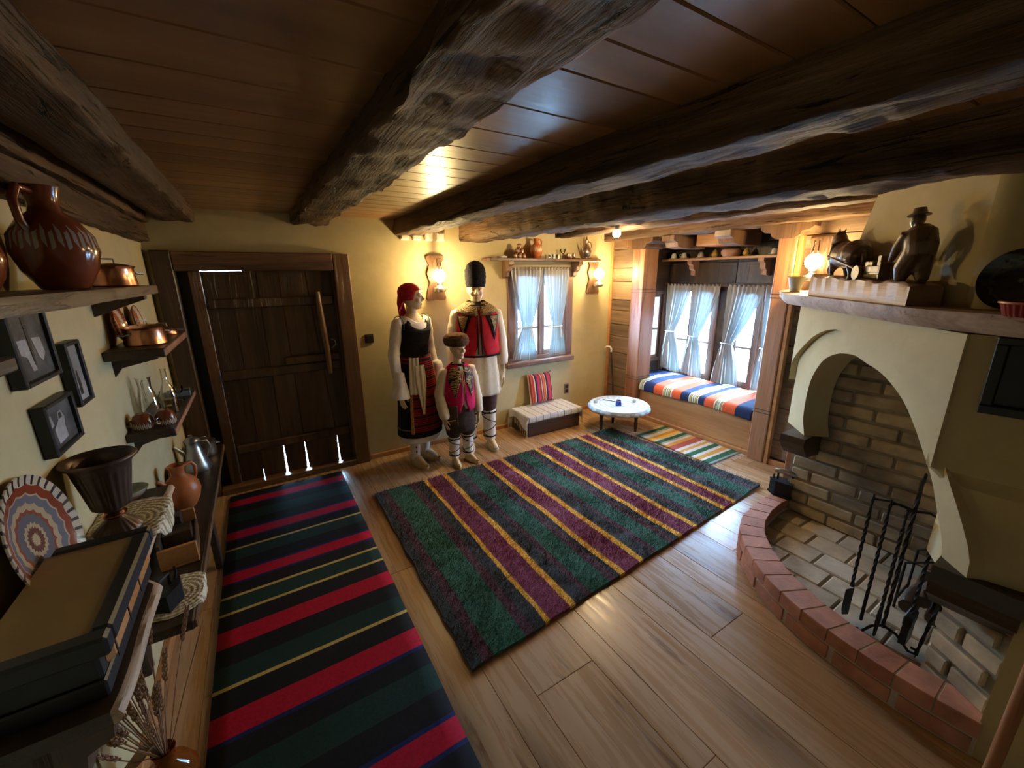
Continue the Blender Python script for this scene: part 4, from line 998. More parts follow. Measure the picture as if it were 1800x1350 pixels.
# pot on the mantel end, iron on the hearth, stove tools
t = thing('pale_pot', 'small pale blue flared pot standing on the far end of the mantel', 'pot', (3.42, 1.52, 1.5755))
MB().lathe([(.03, 0), (.034, .01), (.045, .06), (.055, .10), (.058, .105), (.05, .10)], 22).build('body', plain('pale_blue_glaze', (.42, .50, .52), .3), t, smooth=True)
MB().lathe([(.056, .1005), (.060, .104), (.056, .108)], 22, cap0=False, cap1=False).build('rim', M['gold'], t, smooth=True)
t = thing('charcoal_iron', 'antique black charcoal iron with wooden grip on the end of the brick hearth', 'iron', (3.035, 1.207, .1605), 1.75); t.scale = (.95, 1.15, 1.35)
MB().prism([(-.06, -.045), (.05, -.045), (.105, 0), (.05, .045), (-.06, .045)], 0, .012).prism([(-.055, -.04), (.048, -.04), (.098, 0), (.048, .04), (-.055, .04)], .012, .075).prism([(-.058, -.043), (.05, -.043), (.102, 0), (.05, .043), (-.058, .043)], .075, .083).build('body', M['blackm'], t)
MB().tube([(.05, 0, .083), (.05, 0, .125)], .007, 8).tube([(-.04, 0, .083), (-.045, 0, .125)], .007, 8).tube([(.075, 0, .083), (.078, 0, .10), (.072, 0, .105)], .006, 6).build('handle_post', M['blackm'], t, smooth=True)
MB().tube([(-.065, 0, .13), (-.03, 0, .135), (.03, 0, .135), (.07, 0, .13)], [.012, .016, .016, .012], 12).build('grip', M['steel'], t, smooth=True)
t = thing('fire_tool_stand', 'black wrought iron stand with three curled feet in front of the firebox', 'tool stand', (2.26, .40, .0705)); t.scale = (1, 1, 1.14)
b = MB()
for a in (.4, 2.5, 4.6):
    b.tube([(0, 0, .05), (.05*math.cos(a), .05*math.sin(a), .045), (.10*math.cos(a), .10*math.sin(a), .006), (.125*math.cos(a), .125*math.sin(a), .012), (.12*math.cos(a), .12*math.sin(a), .03), (.105*math.cos(a), .105*math.sin(a), .028)], .006, 6)
b.build('feet', M['blackm'], t, smooth=True)
def twist(mb, p0, p1, r, n=28):
    P0, P1 = Vector(p0), Vector(p1); ax = (P1-P0).normalized(); u_ = ax.cross(Vector((1, 0, 0))).normalized(); v_ = ax.cross(u_)
    rings = []
    for i in range(n+1):
        c_ = P0.lerp(P1, i/n); a0_ = i*.55; rings.append([c_ + u_*math.cos(a0_+k*PI/2)*r + v_*math.sin(a0_+k*PI/2)*r for k in range(4)])
    return mb.loft(rings)
twist(MB(), (0, 0, .04), (0, 0, .66), .008).tube([(0, 0, .66), (0, .0, .70), (.02, 0, .72), (.02, 0, .69)], .006, 6).build('pole', M['blackm'], t, smooth=False)
hooks = [(.01, -.075), (-.015, .075), (-.02, .135), (-.055, .01)]
b = MB()
for x, y in hooks: b.tube([(0, 0, .575), (x*.6, y*.6, .585), (x*.96, y*.96, .575), (x, y, .595)], .005, 6)
b.build('hook_arm', M['blackm'], t, smooth=True)

def tool(label, k, kind):
    hx, hy = hooks[k]; t = thing('fire_' + kind, label, 'fire tool', (2.26+hx, .40+hy, .0705)); t.scale = (1.25, 1.25, 1.14)
    b = twist(MB(), (0, 0, .16), (0, 0, .52), .006).tube([(0, 0, .52), (0, 0, .55), (.012, 0, .575), (0, 0, .59), (-.010, 0, .575), (0, 0, .555)], .004, 6); b.build('rod', M['blackm'], t)
    if kind == 'shovel': MB().grid(lambda u, v: ((u-.5)*.075*(1 if v < .7 else 1-(v-.7)*1.5), -.010+.012*abs(u-.5)*2, .16-.135*v), 6, 8).build('blade', M['blackm'], t)
    if kind == 'poker': MB().tube([(0, 0, .16), (0, 0, .05), (.0, 0, .03), (.025, 0, .02)], [.006, .006, .005, .002], 6).build('tip', M['blackm'], t)
    if kind == 'brush': MB().box(-.035, .035, -.012, .012, .115, .16, c=.004).box(-.033, .033, -.010, .010, .03, .115).build('bristles', M['black'], t)
    if kind == 'tongs': b = MB().tube([(-.006, 0, .16), (-.02, 0, .10), (-.004, 0, .02)], .004, 6).tube([(.006, 0, .16), (.02, 0, .10), (.004, 0, .02)], .004, 6); b.build('jaws', M['blackm'], t)
    for ch in list(t.children):
        if ch.name.startswith('blade'):
            md = ch.modifiers.new('t', 'SOLIDIFY'); md.thickness = .003
    return t
tool('black fire shovel with oval blade hanging left on the tool stand', 2, 'shovel'); tool('black hooked poker hanging on the tool stand', 1, 'poker')
tool('black hearth brush hanging at the right of the tool stand', 0, 'brush'); tool('black fire tongs hanging nearest the room on the tool stand', 3, 'tongs')
t = thing('roasting_spit', 'long twisted iron spit leaning to the right of the fire tools', 'spit', (2.24, .275, .0705)); t.scale = (1, 1, 1.3)
twist(MB(), (0, 0, .012), (.10, -.045, .56), .007).build('rod', M['blackm'], t); MB().tube([(.0, 0, .0), (.005, -.002, .03)], [.001, .007], 6).build('tip', M['blackm'], t)
t = thing('firewood_stack', 'iron log carrier with short branches in the back of the firebox', 'log carrier', (2.62, .33, .0705))
b = MB()
for a in (-.09, .09):
    b.tube([(a, -.10, 0), (a, -.10, .26), (a, 0, .33), (a, .10, .26), (a, .10, 0)], .006, 6)
b.tube([(-.09, -.10, .05), (.09, -.10, .05)], .006, 6).tube([(-.09, .10, .05), (.09, .10, .05)], .006, 6).build('frame', M['blackm'], t, smooth=True)
for i, (y, z, r) in enumerate(((-.05, .085, .032), (.04, .085, .036), (0, .145, .03), (-.02, .205, .026))):
    MB().tube([(-.17, y, z), (-.05, y+.01, z+.006), (.06, y-.004, z), (.17, y+.01, z+.01)], [r, r*.95, r, r*.9], 9).build('log', M['darkh'], t, smooth=True)
t = thing('wooden_pole', 'smooth rounded wooden pole standing at the right edge of the fireplace', 'pole', (1.70, -.006, 0))
MB().tube([(0, 0, 0), (.004, 0, .6), (0, 0, 1.3)], [.0165, .016, .015], 14).build('shaft', M['post'], t, smooth=True)
MB().lathe([(.010, 1.3), (.019, 1.31), (.021, 1.33), (.015, 1.35), (.002, 1.36)], 14).build('knob', M['post'], t, smooth=True)
# framed niche in the dark face of the hood
t = thing('wall_cabinet', 'black framed glazed cabinet let into the dark side of the fireplace hood', 'cabinet', (2.06, .16, 1.36))
nx, ny = Vector((2.11-2.18, .365+.12)).normalized(); Mx = Matrix(((nx, -ny, 0, 2.128), (ny, nx, 0, .25), (0, 0, 1, 0), (0, 0, 0, 1)))
def nb(a, nm, m, **k): return MB().box(*a, M=Mx, c=.003).build(nm, M[m], t, world=True, **k)
nb((-.29, .045, -.012, .028, 1.235, 1.265), 'frame', 'black'); nb((-.29, .045, -.012, .028, 1.475, 1.50), 'frame', 'black'); nb((.015, .045, -.012, .028, 1.265, 1.475), 'frame', 'black'); nb((-.29, -.26, -.012, .028, 1.265, 1.475), 'frame', 'black')
nb((-.26, .015, -.012, .004, 1.265, 1.475), 'back_panel', 'black')
nb((-.20, -.10, .005, .02, 1.30, 1.325), 'white_tag', 'porc', label='small white tag'); nb((-.17, -.14, .005, .02, 1.325, 1.42), 'white_tag', 'porc', label='upright white tag')

# ------------------------------------------------------------------ the three dressed mannequins
def V(*a): return Vector(a)
def hand(mb, W, D, F, s, curl=.25, thumb=1):
    """W wrist, D direction of the fingers, F direction the palm faces; thumb=+1/-1 side"""
    D = D.normalized(); F = (F - D*F.dot(D)).normalized(); S = D.cross(F)
    P = lambda a, b, c: W + (D*a + S*b + F*c)*s
    mb.tube([P(-.02, 0, 0), P(.02, 0, 0), P(.06, 0, .002), P(.092, 0, .004)], [.020*s, .028*s, .034*s, .030*s], 10, .5)
    for k, (b, L, r) in enumerate(((-.027, .068, .0078), (-.009, .080, .0082), (.009, .074, .0080), (.026, .058, .0070))):
        c = curl*(1+.15*k)
        mb.tube([P(.075, b*.85, .002), P(.095, b, .004), P(.095+L*.42, b*1.08, .006+L*.28*c), P(.095+L*.75, b*1.12, .008+L*.62*c), P(.095+L*.98, b*1.12, .010+L*.98*c)], [r*s*1.15, r*s*1.1, r*s, r*s*.9, r*s*.65], 7)
    mb.tube([P(.018, .022*thumb, .004), P(.045, .042*thumb, .012), P(.070, .052*thumb, .022), P(.092, .052*thumb, .032)], [.013*s, .011*s, .009*s, .0065*s], 7)
def head(mb, c, s, yaw, pitch=0, fem=False):
    H = tr(*c) @ rot(rx=pitch, rz=yaw)
    T = lambda x, y, z: H @ V(x*s, y*s, z*s)
    k = .93 if fem else 1
    prof = [(0, -.055, -.112, .012, .012), (0, -.050, -.106, .030, .026), (0, -.035, -.092, .043*k, .044), (0, -.015, -.07, .055*k, .070), (0, -.004, -.04, .064*k, .085), (0, .004, 0, .072*k, .094), (0, .010, .04, .075*k, .097), (0, .012, .075, .066*k, .086), (0, .014, .10, .046*k, .062), (0, .014, .116, .018, .026)]
    mb.ell([(a*s, b*s, z*s, rx*s, ry*s) for a, b, z, rx, ry in prof], 24, H)
    mb.tube([T(0, -.088, .022), T(0, -.098, .0), T(0, -.110, -.022), T(0, -.100, -.034)], [.007*s, .009*s, .012*s, .009*s], 8)
    mb.sphere(T(-.012, -.096, -.032), .008*s, n=8, m=6).sphere(T(.012, -.096, -.032), .008*s, n=8, m=6)
    mb.sphere(T(0, -.083, -.058), .019*s, .011*s, .006*s, n=10, m=6, M=rot(rz=yaw)).sphere(T(0, -.082, -.066), .016*s, .011*s, .006*s, n=10, m=6, M=rot(rz=yaw))
    mb.sphere(T(0, -.070, -.094), .018*s, .016*s, .014*s, n=10, m=6)
    for sg in (-1, 1):
        mb.tube([T(sg*.012, -.090, .022), T(sg*.035, -.086, .026), T(sg*.055, -.068, .018)], [.006*s, .008*s, .006*s], 7)
        mb.sphere(T(sg*.030, -.080, .004), .013*s, .010*s, .008*s, n=10, m=6, M=rot(rz=yaw))
        mb.tube([T(sg*.070*k, .005, .018), T(sg*.079*k, .012, .012), T(sg*.080*k, .014, -.012), T(sg*.068*k, .004, -.030)], [.009*s, .010*s, .008*s, .006*s], 7)
        mb.sphere(T(sg*.038, -.062, -.028), .022*s, .020*s, .022*s, n=10, m=6)
    return T
def body(t, s, hip, sh, neck_z, hc, yaw, arms, legs, fem=False, shw=.185, vox=.006, pitch=0, hs=None):
    mb = MB(); hs = hs or s
    w = shw*s
    zs = sh
    mb.ell([(0, 0, hip-.06*s, .10*s, .085*s), (0, 0, hip+.02*s, .155*s, .105*s), (0, 0, hip+.14*s, .120*s, .085*s), (0, 0, hip+.28*s, .145*s, .10*s), (0, -.005, zs-.10*s, w*.93, .105*s), (0, 0, zs-.02*s, w*.86, .08*s), (0, 0.005, zs+.03*s, w*.50, .058*s), (0, .005, zs+.055*s, .055*s, .050*s)], 24)
    mb.tube([V(0, .008, zs), V(0, .004, zs+.05*s), V(hc[0]*.7, hc[1]*.6+.006, hc[2]-.05*s)], [.06*s, .05*s, .047*s], 14)
    head(mb, hc, hs, yaw, pitch, fem)
    for (S_, E_, W_, D_, F_, th) in arms:
        mb.tube([S_, S_.lerp(E_, .5), E_, E_.lerp(W_, .4), W_], [.048*s, .043*s, .035*s, .034*s, .023*s], 12)
        hand(mb, W_, D_, F_, s*.95, .28, th)
    for (Hp, Kn, An, To) in legs:
        mb.tube([Hp, Hp.lerp(Kn, .5), Kn, Kn.lerp(An, .35), An], [.085*s, .070*s, .052*s, .052*s, .034*s], 14)
        mb.tube([An + V(0, .02, -.01)*s, An.lerp(To, .35) + V(0, 0, .005), To], [.036*s, .036*s, .024*s], 10)
    o = mb.build('body', M['skin'], t, smooth=True, ang=80)
    md = o.modifiers.new('skin', 'REMESH'); md.mode = 'VOXEL'; md.voxel_size = vox; md.use_smooth_shade = True
    md = o.modifiers.new('soft', 'SMOOTH'); md.factor = .5; md.iterations = 2
    # painted lips and brows
    return o
def facepaint(t, hc, s, yaw, pitch=0):
    H = tr(*hc) @ rot(rx=pitch, rz=yaw); T = lambda x, y, z: H @ V(x*s, y*s, z*s)
    MB().sphere(T(0, -.0885, -.0615), .016*s, .007*s, .006*s, n=10, m=6, M=rot(rz=yaw)).build('lips', M['lips'], t, smooth=True)
    for sg in (-1, 1):
        MB().tube([T(sg*.016, -.095, .030), T(sg*.034, -.092, .036), T(sg*.052, -.076, .030)], [.0012*s, .0022*s, .001*s], 6).build('eyebrow', M['browncloth'], t, smooth=True)
        MB().sphere(T(sg*.030, -.0875, .004), .009*s, .004*s, .0035*s, n=10, m=6, M=rot(rz=yaw)).build('eye', M['dark'], t, smooth=True)
def garment(t, name, m, prof, fn=None, n=40, label=None, thick=.003, wr=0.0, seed=0, cap0=False, cap1=False, fine=6):
    pr = []
    for a, b in zip(prof, prof[1:]):
        for k in range(fine): pr.append(tuple(lerp(x, y, k/fine) for x, y in zip(a, b)))
    pr.append(prof[-1])
    def F(p, a):
        if wr:
            q = mnoise.noise(Vector((math.cos(a)*2.2+seed, math.sin(a)*2.2, p.z*3.0)))*wr + math.sin(a*9+seed)*wr*.35
            p = p + Vector((math.cos(a), math.sin(a), 0))*q
        return fn(p, a) if fn else p
    o = MB().ell(pr, n, None, F, cap0, cap1).build(name, m, t, smooth=True, ang=80, label=label)
    if thick and not (cap0 or cap1):
        md = o.modifiers.new('t', 'SOLIDIFY'); md.thickness = thick; md.offset = 1
    return o
def sleeve(t, pts, rs, m, name='sleeve', wr=.004, n=18):
    pts = [pts[0] + Vector((-math.copysign(.055, pts[0].x), 0, .012))] + list(pts); rs = [.012] + list(rs)
    P = []; R = []
    for i in range(len(pts)-1):
        for k in range(5): P.append(pts[i].lerp(pts[i+1], k/5)); R.append(lerp(rs[i], rs[i+1], k/5))
    P.append(pts[-1]); R.append(rs[-1])
    mb = MB().tube(P, R, n, cap=False)
    mb.v = [tuple(Vector(v) + Vector((mnoise.noise(Vector(v)*14), mnoise.noise(Vector(v)*14+Vector((5, 5, 5))), 0))*wr*2) for v in mb.v]
    o = mb.build(name, m, t, smooth=True, ang=85); md = o.modifiers.new('t', 'SOLIDIFY'); md.thickness = .003; return o
def embroid(name, base, thr, c, sc=34):
    t = NT(name); v = t.coord(); w = t.n('ShaderNodeTexWave'); w.wave_type = 'RINGS'; w.inputs['Scale'].default_value = sc*.5; w.inputs['Distortion'].default_value = 9; w.inputs['Detail'].default_value = 1; w.inputs['Detail Scale'].default_value = 1.3
    t.l(v, w.inputs['Vector']); n_ = t.noise(v, sc*.22, 2)
    f = t.math('MULTIPLY', t.math('GREATER_THAN', w.outputs['Fac'], .62), t.math('GREATER_THAN', n_, thr))
    t.bump(f, .4, .003); return t.done(t.mix(f, base, c), .7)
M['embr'] = embroid('gold_embroidered_black', (.016, .012, .010), .44, (.50, .33, .10), 40)
M['embrb'] = embroid('gold_embroidered_front', (.04, .028, .018), .34, (.46, .30, .08), 60)
def shoe(t, An, To, m, s, z=0.0, lace=None):
    d = (To-An); d.z = 0; yaw = math.atan2(d.x, -d.y); L = d.length
    T = tr(An.x, An.y, 0) @ rot(rz=yaw)
    prof = [(0, -L*.42+0*s, .0, .036*s, .5*L+.045*s), (0, -L*.42, .022*s, .043*s, .52*L+.05*s), (0, -L*.36, .045*s, .040*s, .46*L+.04*s), (0, -L*.20, .064*s, .034*s, .30*L+.035*s)]
    MB().ell([(a, b, z_+.001, rx, ry) for a, b, z_, rx, ry in prof], 24, T).build('shoe', m, t, smooth=True, ang=60)
    MB().tube([T @ V(0, -L*.9-.03*s, .030*s), T @ V(0, -L*.98-.045*s, .05*s), T @ V(0, -L*.9-.03*s, .062*s)], [.014*s, .010*s, .003*s], 8).build('shoe_tip', m, t, smooth=True)
    MB().tube([T @ V(-.038*s, -L*.25, .045*s), T @ V(0, -L*.38, .072*s), T @ V(.038*s, -L*.25, .045*s)], .005*s, 6).tube([T @ V(-.038*s, -L*.55, .04*s), T @ V(0, -L*.5, .062*s), T @ V(.038*s, -L*.55, .04*s)], .005*s, 6).build('shoe_strap', lace or M['palelth'], t, smooth=True)
def legwrap(t, Kn, An, s, ztop, r0, r1, m=None):
    P = lambda q: Kn.lerp(An, q); ax = (An-Kn)
    q0 = (Kn.z-ztop)/(Kn.z-An.z); P0 = P(q0)
    garment_pts = [P(lerp(q0, 1.0, k/8)) for k in range(9)]
    o = MB().tube(garment_pts, [lerp(r0, r1, k/8)*(1+.04*(k % 2)) for k in range(9)], 18).build('leg_wrap', m or M['white'], t, smooth=True)
    b = MB(); N_ = 24
    for ph in (0, PI):
        pts = []
        for i in range(N_+1):
            q = lerp(q0+.06, .92, i/N_); c = P(q); r = lerp(r0, r1, (q-q0)/(1-q0))*1.06; a = ph + (1 if ph == 0 else -1)*i/N_*2*PI*1.5 + PI/2
            pts.append(c + V(math.cos(a)*r, math.sin(a)*r, 0))
        b.tube(pts, .0045*s, 5)
    for q in (q0+.10, .90):
        c = P(q); r = lerp(r0, r1, (q-q0)/(1-q0))*1.05
        b.tube([c + V(math.cos(k*PI/8)*r, math.sin(k*PI/8)*r, 0) for k in range(17)], .008*s, 6)
    b.build('leg_lacing', M['blackcloth'], t, smooth=True)
def vest(t, s, prof, m, zt, open_w, name='vest', yok=None):
    """sleeveless vest, slightly open at the front centre (angle -90 deg)"""
    n = 48; rings = []
    pr = []
    for a, b in zip(prof, prof[1:]):
        for k in range(5): pr.append(tuple(lerp(x, y, k/5) for x, y in zip(a, b)))
    pr.append(prof[-1])
    for (cx, cy, z, rx, ry) in pr:
        ow = interp(z, open_w); ring = []
        for j in range(n+1):
            a = -PI/2 + ow + (2*PI-2*ow)*j/n
            q = 1 + .02*mnoise.noise(V(math.cos(a)*3, math.sin(a)*3, z*5))
            ring.append((cx+rx*q*math.cos(a), cy+ry*q*math.sin(a), z + (.02*math.cos(a*2) if z == pr[0][2] else 0)))
        rings.append(ring)
    o = MB().loft(rings, False, False, closed=False).build(name, m, t, smooth=True, ang=85); md = o.modifiers.new('t', 'SOLIDIFY'); md.thickness = .005; md.offset = 1
    return o
def panel(t, name, m, pf, a0, a1, z0, z1, off, nu=16, nv=24, fold=0, label=None, taper=None):
    """cloth panel hugging an elliptic body profile pf(z) -> (cx, cy, rx, ry) between angles a0..a1 (0 = front, + = figure's left)"""
    def f(u, v):
        z = lerp(z1, z0, v); cx, cy, rx, ry = pf(z); A0, A1 = a0, a1
        if taper: k = taper(v); mid = (a0+a1)/2; A0 = mid+(a0-mid)*k; A1 = mid+(a1-mid)*k
        a = -PI/2 + lerp(A0, A1, u); o_ = off + (fold*math.sin(u*nu*1.1) if fold else 0)
        return (cx+(rx+o_)*math.cos(a), cy+(ry+o_)*math.sin(a), z)
    o = MB().grid(f, nu, nv).build(name, m, t, smooth=True, fix=False, label=label); md = o.modifiers.new('t', 'SOLIDIFY'); md.thickness = .003; return o
def pft(tab):
    zs = [r[2] for r in tab]
    def g(z):
        for a, b in zip(tab, tab[1:]):
            lo, hi = min(a[2], b[2]), max(a[2], b[2])
            if lo <= z <= hi:
                q = (z-a[2])/(b[2]-a[2]) if b[2] != a[2] else 0; return tuple(lerp(a[i], b[i], q) for i in (0, 1, 3, 4))
        r = tab[0] if abs(z-tab[0][2]) < abs(z-tab[-1][2]) else tab[-1]; return (r[0], r[1], r[3], r[4])
    return g

# --- the man
man = thing('person', 'man mannequin in tall black lambskin hat, red embroidered vest and white shirt', 'person', (1.775, 3.50, 0), -.30)
hc = (-.0, -.015, 1.585); hy = -.12
arms = [(V(-.19, 0, 1.38), V(-.245, .01, 1.10), V(-.235, -.05, .84), V(.02, -.10, -1), V(1, .1, 0), 1), (V(.19, 0, 1.38), V(.24, .02, 1.09), V(.245, -.03, .79), V(.03, -.16, -1), V(-1, .15, 0), -1)]
legs = [(V(-.09, 0, .88), V(-.095, -.01, .47), V(-.10, 0, .085), V(-.125, -.15, .03)), (V(.09, 0, .88), V(.095, -.01, .47), V(.10, .0, .085), V(.125, -.15, .03))]
body(man, 1.0, .90, 1.39, 1.45, hc, hy, arms, legs, shw=.19)
facepaint(man, hc, 1.0, hy)
H = tr(*hc) @ rot(rz=hy)
def fur(mb, amp, sc, seed=0):
    vs = []
    c = sum((Vector(v) for v in mb.v), Vector())/len(mb.v)
    for v in mb.v:
        v = Vector(v); d_ = (v-c).normalized(); vs.append(tuple(v + d_*(mnoise.noise(v*sc+V(seed, 0, 0))*amp + mnoise.noise(v*sc*2.3)*amp*.5)))
    mb.v = vs; return mb
def dense(prof, k=6):
    out = []
    for a, b in zip(prof, prof[1:]):
        for i in range(k): out.append(tuple(lerp(x, y, i/k) for x, y in zip(a, b)))
    return out + [prof[-1]]
fur(MB().ell(dense([(0, .005, .028, .084, .106), (0, .008, .05, .092, .112), (0, .01, .12, .098, .112), (0, .012, .18, .094, .104), (0, .01, .225, .075, .082), (0, .01, .25, .045, .05), (0, .01, .262, .010, .012)]), 44, H), .006, 85).build('lambskin_hat', M['furblack'], man, smooth=True, ang=80)
shirt = [(0, 0, .60, .225, .150), (0, -.004, .72, .215, .150), (0, -.004, .90, .195, .142), (0, 0, 1.05, .188, .132), (0, 0, 1.25, .192, .132), (0, 0, 1.36, .188, .118), (0, 0, 1.42, .150, .095), (0, 0.002, 1.455, .075, .072)]
garment(man, 'shirt', M['cream'], shirt, wr=.006, seed=2)
vp = [(0, 0, .985, .215, .165), (0, 0, 1.10, .205, .155), (0, 0, 1.28, .204, .150), (0, 0, 1.37, .198, .132), (0, 0, 1.425, .158, .108), (0, .002, 1.462, .090, .086)]
mv = vest(man, 1, vp, M['redcloth'], 1.46, [(.98, .26), (1.08, .10), (1.20, .02), (1.40, .02), (1.46, .30)])
pf = pft(vp)
col = [(0, 0, 1.375, .206, .143), (0, 0, 1.395, .200, .136), (0, 0, 1.432, .164, .115), (0, .002, 1.474, .094, .092)]
vest(man, 1, col, M['embrb'], 1.46, [(1.34, .03), (1.44, .10), (1.48, .35)], name='embroidered_collar')
garment(man, 'collar_edge', M['blackcloth'], [(0, .002, 1.445, .140, .115), (0, .002, 1.485, .080, .080)], None, 30)
tri = lambda v: max(.06, 1-v)
for a in (-.75, .75):
    panel(mv, 'embroidered_point', M['blackcloth'], pf, a-.42, a+.42, 1.13, 1.36, .010, taper=tri); panel(mv, 'gold_motif', M['embrb'], pf, a-.25, a+.25, 1.20, 1.35, .015, taper=tri)
for a in (-.085, .085): panel(mv, 'front_edging', M['blackcloth'], pf, a-.03, a+.03, 1.0, 1.36, .009, 4, 16)
garment(mv, 'hem_edging', M['blackcloth'], [(0, 0, .972, .222, .172), (0, 0, .990, .218, .170)], None, 40, fine=2)
for k, (S_, E_, W_, D_, F_, th) in enumerate(arms):
    sleeve(man, [S_ + V(0, 0, -.012), S_.lerp(E_, .5), E_, E_.lerp(W_, .5), E_.lerp(W_, .68), E_.lerp(W_, .74)], [.056, .058, .057, .062, .058, .052], M['white'])
for (Hp, Kn, An, To) in legs:
    o = MB().tube([Hp + V(0, 0, -.10), Hp.lerp(Kn, .6), Kn + V(0, 0, -.01), Kn + V(0, 0, -.09)], [.105, .098, .082, .062], 18).build('trouser_leg', M['plum'], man, smooth=True)
    legwrap(man, Kn, An, 1.0, .42, .070, .058); shoe(man, An, To, M['palelth'], 1.05, lace=M['blackcloth'])
panel(man, 'apron', M['cream'], pft(shirt), -.85, .95, .585, .99, .012, 20, 20, fold=.003, label='plain cream front cloth')

# --- the woman
wom = thing('person', 'woman mannequin in red headscarf, black dress and striped red apron', 'person', (1.15, 3.50, 0), .36)
hc = (0, -.01, 1.545); hy = .70
arms = [(V(-.155, .01, 1.345), V(-.215, .02, 1.05), V(-.225, -.05, .745), V(-.02, -.12, -1), V(1, .1, 0), 1), (V(.155, .01, 1.345), V(.20, .03, 1.06), V(.205, -.05, .78), V(0, -.16, -1), V(-1, .1, 0), -1)]
legs = [(V(-.075, 0, .85), V(-.078, -.01, .46), V(-.08, -.0, .085), V(-.09, -.15, .03)), (V(.075, 0, .85), V(.078, -.0, .46), V(.08, .05, .085), V(.10, -.09, .03))]
body(wom, .95, .88, 1.355, 1.42, hc, hy, arms, legs, True, shw=.165)
facepaint(wom, hc, .95, hy)
H = tr(*hc) @ rot(rz=hy)
M['scarf'] = plain('red_headscarf', (.36, .012, .022), .7, 0, (.46, .03, .04), 30, .2, .15)
sc_ = [(0, .022, -.03, .073, .088), (0, .020, .01, .078, .096), (0, .018, .05, .079, .100), (0, .016, .082, .070, .090), (0, .016, .106, .048, .064), (0, .016, .122, .018, .026)]
def scf(p, a):
    q = H.inverted() @ p if False else p
    return p
rings = []
for (cx, cy, z, rx, ry) in dense(sc_, 4):
    ring = []
    for j in range(36):
        a = 2*PI*j/36; x, y = cx+rx*math.cos(a), cy+ry*math.sin(a); zz_ = z
        if y < -.02 and z < .062: # the face opening: lift the front edge towards the brow
            zz_ = z + (.062-z)*min(1, (-.02-y)/.035)
        ring.append(H @ V(x*.95*1.06, y*.95*1.06, zz_*.95))
    rings.append(ring)
hs_ = o = MB().loft(rings, False, True).build('headscarf', M['scarf'], wom, smooth=True, ang=80); o.modifiers.new('t', 'SOLIDIFY').thickness = .004
MB().tube([H @ V(0, .085, -.0), H @ V(0, .10, -.06), H @ V(.01, .09, -.13), H @ V(.0, .085, -.20)], [.050, .042, .045, .022], 14, .45).build('scarf_tail', M['scarf'], hs_, smooth=True)
MB().tube([H @ V(-.05, .06, -.03), H @ V(-.055, .10, -.10), H @ V(-.05, .105, -.17)], [.03, .038, .008], 12, .35).build('scarf_corner', M['scarf'], hs_, smooth=True)
garment(wom, 'blouse', M['white'], [(0, 0, 1.0, .110, .085), (0, -.004, 1.18, .124, .095), (0, -.01, 1.27, .140, .106), (0, 0, 1.345, .142, .090), (0, 0, 1.385, .098, .078)], lambda p, a: p + V(0, 0, -.055*max(0, -math.sin(a))**3*(1 if p.z > 1.33 else 0)), wr=.003)
dress = [(0, 0, .315, .215, .185), (0, 0, .45, .205, .178), (0, 0, .75, .180, .155), (0, 0, .95, .150, .125), (0, 0, 1.05, .128, .104), (0, 0, 1.16, .140, .112), (0, -.008, 1.26, .160, .128), (0, -.002, 1.325, .150, .110), (0, .0, 1.375, .118, .088)]
def neck(p, a):
    fr_ = max(0, -math.sin(a)); k = max(0, (p.z-1.25)/.125)
    sd = abs(math.cos(a))**6
    return p + V(0, 0, -(.12*fr_**4)*k**1.5 - .03*sd*k)
wd = garment(wom, 'dress', M['blackcloth'], dress, neck, wr=.004, seed=4)
pf = pft(dress)
garment(wom, 'petticoat_hem', M['white'], [(0, 0, .255, .195, .165), (0, 0, .33, .190, .160)], wr=.006, seed=1)
garment(wd, 'hem_braid', M['wire'], [(0, 0, .385, .2145, .1865), (0, 0, .393, .2143, .1862)], wr=.004, seed=4, fine=2)
M['apron'] = stripes('striped_woven_apron', 'z', [(k*.0165+j, c) for k in range(42) for j, c in ((0, (.34, .02, .02) if k % 5 else (.03, .03, .02)), (.010, (.04, .02, .02)))], .70, off=-.34, bump=.3, noisec=.1)
wa = panel(wom, 'apron', M['apron'], pf, -.92, .70, .37, 1.04, .010, 24, 30)
M['ochre'] = plain('ochre_braid', (.34, .13, .035), .8, 0, (.50, .24, .07), 30)
panel(wa, 'apron_border', M['ochre'], pf, -1.0, -.86, .36, 1.04, .012, 4, 30); panel(wa, 'apron_border', M['ochre'], pf, .66, .76, .36, 1.04, .012, 4, 30)
garment(wom, 'waist_sash', M['apron'], [(0, 0, .985, .150, .126), (0, 0, 1.045, .136, .111)], None)
panel(wom, 'hanging_towel', M['cream'], pf, -.95, -.42, .72, 1.035, .022, 16, 24, fold=.006, label='cream towel tucked into the waist')
panel(wom, 'hanging_towel', M['cream'], pf, -.66, -.18, .54, .97, .028, 12, 24, fold=.006, label='longer pointed end of the cream towel', taper=lambda v: 1 if v < .3 else max(.08, 1-(v-.3)*1.25))
for k, (S_, E_, W_, D_, F_, th) in enumerate(arms):
    sleeve(wom, [S_ + V(0, 0, -.015), S_.lerp(E_, .5), E_, E_.lerp(W_, .55), W_ + V(0, 0, .16), W_ + V(0, 0, .06), W_ + V(-.01, 0, -.045)], [.050, .050, .048, .045, .046, .062, .088], M['white'])
    MB().tube([S_ + V(.06*(1 if k else -1)*-.4, .065*math.cos(a_)-.0, .045*math.sin(a_)-.01) if False else S_ + V((.012 if k == 0 else -.012), .072*math.cos(a_), .075*math.sin(a_)-.03) for a_ in [q*2*PI/16 for q in range(17)]], .004, 6).build('armhole_ribbon', M['teal'], wom, smooth=True)
